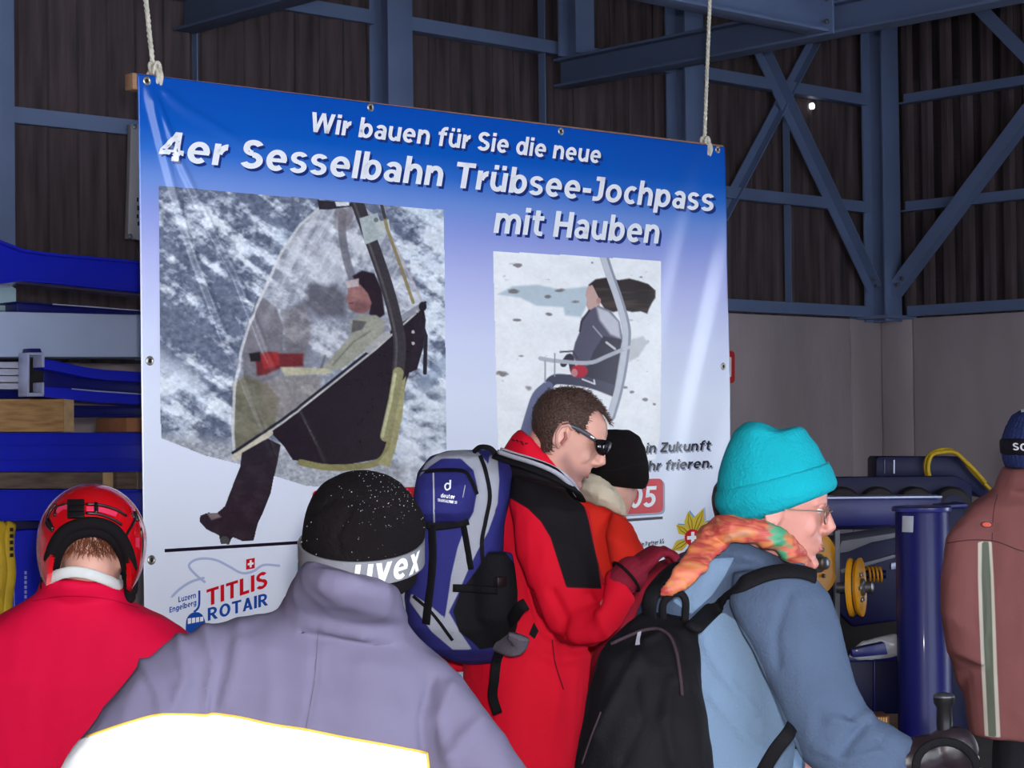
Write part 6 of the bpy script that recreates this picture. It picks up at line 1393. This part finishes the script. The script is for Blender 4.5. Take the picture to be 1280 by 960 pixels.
# ski pole in the closed hand
sp_ = thing('ski_pole', 'ski pole whose dark grip pokes out of the black glove', 'ski pole', (P(1180, 930, 3.63)[0], 3.63, 0))
tp = P(1180, 876, 3.655); fo = np.array([tp[0]+.02, 3.655, .0])
g = Geo(); g.tube([fo, tp-ZUP*.10], [.006, .008], 12); build('shaft', g, M_BOLT, sp_, smooth=True)
g = Geo(); g.lathe([(.010, -.12), (.014, -.10), (.0135, -.06), (.015, -.04), (.014, -.012), (.019, -.004), (.020, .006), (.014, .012)], tp, ZUP, 16); build('grip', g, M_HBK, sp_, smooth=True)
g = Geo(); g.lathe([(.019, .004), (.0195, .010), (.012, .014), (.006, .015)], tp, ZUP, 16); build('grip_cap', g, M_BOLT, sp_, smooth=True)
g = Geo(); g.lathe([(.008, 0), (.05, .0), (.052, .006), (.008, .012)], fo+ZUP*.07, ZUP, 20); build('basket', g, M_HBK, sp_, smooth=True)
g = Geo(); lp = [P(1162, 940, 3.60)+np.array([.055*math.cos(a)+.03, .02*math.sin(a), .045*math.sin(a)-.03]) for a in np.linspace(0, math.pi, 14)]; g.tube(lp, [(.008, .002)]*14, 8, up=np.array([0, 1., 0])); build('wrist_strap', g, M_BLKS, sp_, smooth=True, sharp=0)

# ---- the black backpack
bk = thing('backpack', 'slouching plain black backpack hanging on the turquoise hatted person', 'backpack', P(810, 1115, 3.72))
g = Geo()
g.loft([(806, 765, 858, 775, 3.76, .5), (786, 780, 872, 786, 3.74, .6), (764, 799, 875, 812, 3.71, .6), (751, 818, 876, 835, 3.69, .62), (741, 850, 878, 862, 3.68, .64), (732, 885, 884, 895, 3.67, .66), (724, 925, 890, 930, 3.67, .66), (719, 965, 896, 970, 3.67, .66), (718, 1030, 900, 1030, 3.68, .64), (728, 1080, 894, 1085, 3.69, .6), (750, 1110, 872, 1114, 3.71, .5)], 3.7, .6, 28, sup=2.3)
g.v = [(x, y, z) for x, y, z in g.v]
def kdisp(co, no):
    x, y = proj(co); d = folds(.009, 9, 4, 71.0, .0025)(co, no)
    for pts, h, w in (([(806, 800), (830, 790), (845, 806), (850, 850)], .006, 5), ([(800, 820), (770, 870), (745, 920)], .007, 8), ([(840, 850), (830, 900), (840, 950)], .006, 8), ([(790, 850), (800, 900), (780, 950)], -.006, 8)): d = d+h*np.exp(-(dline(x, y, pts)/w)**2)*(no[:, 1] < .2)
    return d
pack = fused('bag', g, fabric('black_nylon', (15, 13, 17), rough=.75, var=.12, bump=.15, bscale=200), bk, .006, 4, kdisp)
q = surf(pack, spline([np.array(z, float) for z in [(764, 806), (790, 794), (808, 788), (826, 788), (840, 800), (848, 830), (852, 870)]], 6), .002); g = Geo(); g.tube(q, .0035, 6); build('zip', g, fabric('zip_tape', (58, 44, 52)), bk, smooth=True, sharp=0)
decal('zip_pull', [(797, 792), (802, 791), (800, 808), (794, 809)], [(0, 1, 2, 3)], pack, M_LGT, bk, .004)
q = surf(pack, spline([np.array(z, float) for z in [(752, 890), (740, 920), (728, 955)]], 6), .002); g = Geo(); g.tube(q, .002, 6); build('piping', g, fabric('zip_tape', (0, 0, 0)), bk, smooth=True, sharp=0)
S1 = surf(jk, [(888, 764), (905, 750), (925, 736), (948, 724), (970, 718), (990, 717), (1006, 720), (1016, 724)], .008)
S1 = [P(866, 786, 3.70)]+S1
strap('shoulder_strap', S1, .034, .012, M_BLKS, bk, np.array([.1, -.75, .65]), 4)
strap('shoulder_strap', [P(812, 772, 3.74), P(812, 752, 3.72), P(820, 733, 3.73), P(832, 718, 3.78), P(846, 706, 3.84)], .032, .012, M_BLKS, bk, np.array([-.4, -.8, .3]))
strap('grab_loop', [P(829, 775, 3.735), P(829, 755, 3.72), P(838, 744, 3.715), P(850, 742, 3.715), P(857, 752, 3.715), P(856, 778, 3.73)], .014, .008, M_BLKS, bk, np.array([0, -1, .1]))
strap('lower_strap', [P(930, 1010, 3.66), P(948, 975, 3.62), P(968, 940, 3.60), P(985, 918, 3.60), P(990, 908, 3.64)], .026, .005, M_BLKS, bk, np.array([0, -1, .1]))
strap('lower_strap', [P(880, 1070, 3.7), P(905, 1050, 3.66), P(930, 1010, 3.66)], .026, .005, M_BLKS, bk, np.array([0, -1, .1]))

# ---------------------------------------------------------------- 7. brown jacket at the right edge (back view)
BA = [((1208, 770, 5.50), (1232, 835, 5.60)), ((1392, 770, 5.50), (1368, 835, 5.60))]
t, body, j = person('person seen from behind in a brown jacket with a reflective stripe', 6, (1300, 5.55), (1298, 610, 5.55), [(1215, 680, 5.55), (1385, 682, 5.55)], BA, (1300, 572, 5.52), (0, 1, -.1), (0, .1, 1), 1.80, .98, trousers=M_TRK, voxel=.008)
g = Geo()
g.loft([(1243, 612, 1352, 614, 5.55, .75), (1247, 598, 1350, 600, 5.54, .75), (1254, 584, 1344, 586, 5.54, .75)], 5.55, .8, 24)
g.loft([(1262, 600, 1335, 602, 5.55, .6), (1240, 614, 1358, 616, 5.56, .6), (1214, 632, 1385, 634, 5.56, .55), (1200, 660, 1402, 662, 5.57, .5), (1196, 720, 1406, 720, 5.57, .5), (1198, 790, 1402, 790, 5.57, .5), (1204, 850, 1396, 850, 5.57, .5), (1214, 917, 1390, 930, 5.57, .5)], 5.56, .5, 28, sup=2.6)
for sg in (0, 1):
    m_ = (lambda x: x) if not sg else (lambda x: 2600-x)
    q = [(1236, 622, 1240, 700, 5.55, .8), (1206, 642, 1230, 720, 5.54, .8), (1184, 672, 1232, 735, 5.52, .8), (1176, 720, 1234, 760, 5.5, .8), (1176, 765, 1230, 800, 5.48, .8), (1184, 810, 1232, 835, 5.5, .8), (1196, 850, 1240, 830, 5.58, .8), (1215, 885, 1245, 840, 5.68, .8)]
    g.loft([(m_(a), b, m_(c), d, e, f) for a, b, c, d, e, f in q], 5.5, .8, 18)
stripe_o = [(1222.5, 677), (1239.5, 677), (1242, 720), (1244, 770), (1246.5, 840), (1250.5, 922), (1231, 920), (1227, 840), (1224, 770), (1222.5, 720)]
stripe_i = [(1227.3, 677), (1235.8, 677), (1238.5, 720), (1240, 770), (1242, 840), (1245.5, 922), (1235.5, 920), (1231.5, 840), (1228.5, 770), (1227, 720)]
JB = fabric('brown_jacket_cloth', (128, 78, 76), bump=.1, panels=[('stripe', (196, 186, 172)), ('stripe_core', (98, 102, 88))])
jk = fused('jacket', g, JB, t, .007, 4, folds(.009, 8, 4, 81.0), [('stripe', px_panel(stripe_o, 0)), ('stripe_core', px_panel(stripe_i, 0))])
decal_stroke('seam', spline([np.array(q, float) for q in [(1184, 679), (1215, 675), (1245, 677), (1275, 688), (1300, 692)]], 5), 1.3, jk, fabric('brown_seam', (74, 44, 46)), t, .001)
decal_stroke('seam', spline([np.array(q, float) for q in [(1247, 618), (1242, 640), (1240, 676)]], 5), 1.0, jk, fabric('brown_seam', (0, 0, 0)), t, .001)
pa = decal('logo_patch', [(1219, 652), (1250, 654), (1250, 662), (1243, 666), (1219, 662)], [(0, 1, 2, 3, 4)], jk, fabric('patch_brown', (124, 76, 74)), t, .0015)
decal('logo_oval', [(1233+8*math.cos(a), 656+4*math.sin(a)) for a in np.linspace(0, 6.28, 18, endpoint=False)], [tuple(range(18))], jk, material('logo_dark', (70, 20, 24), rough=.5), t, .003); decal('logo_oval', [(1233.5+6*math.cos(a), 656+2.8*math.sin(a)) for a in np.linspace(0, 6.28, 18, endpoint=False)], [tuple(range(18))], jk, material('logo_orange', (214, 70, 40), rough=.5), t, .004)
g = Geo(); g.loft([(1278, 512, 1322, 512), (1266, 519, 1334, 519), (1258, 534, 1343, 534), (1253, 552, 1348, 552), (1254, 572, 1347, 574), (1258, 584, 1343, 587)], 5.52, 1.05, 28)
ht = fused('hat', g, fabric('navy_knit', (44, 56, 104), rough=.95, bump=.5, bscale=120), t, .006, 2, lambda co, no: .0015*np.sin(np.arctan2(co[:, 1]-5.52, co[:, 0]-P(1300, 550, 5.52)[0])*40))
g = Geo(); g.loft([(1252, 548, 1350, 548), (1250.5, 552, 1351.5, 552), (1251.5, 566, 1350.5, 568), (1254, 569, 1348, 571)], 5.52, 1.05, 32); bnd = fused('hat_band', g, fabric('black_band', (28, 22, 34)), ht, .005, 2)
decal_text('band_lettering', 'SC', ((1266.5, 562.5), (1283, 563.5)), (0, -9), bnd, INK_W, t, .04)
decal('hat_tip_mark', [(1276, 513), (1284, 511), (1284, 515), (1277, 516)], [(0, 1, 2, 3)], ht, INK_W, t, .002)

for o in bpy.data.objects:
    if '_o' in o: del o['_o']
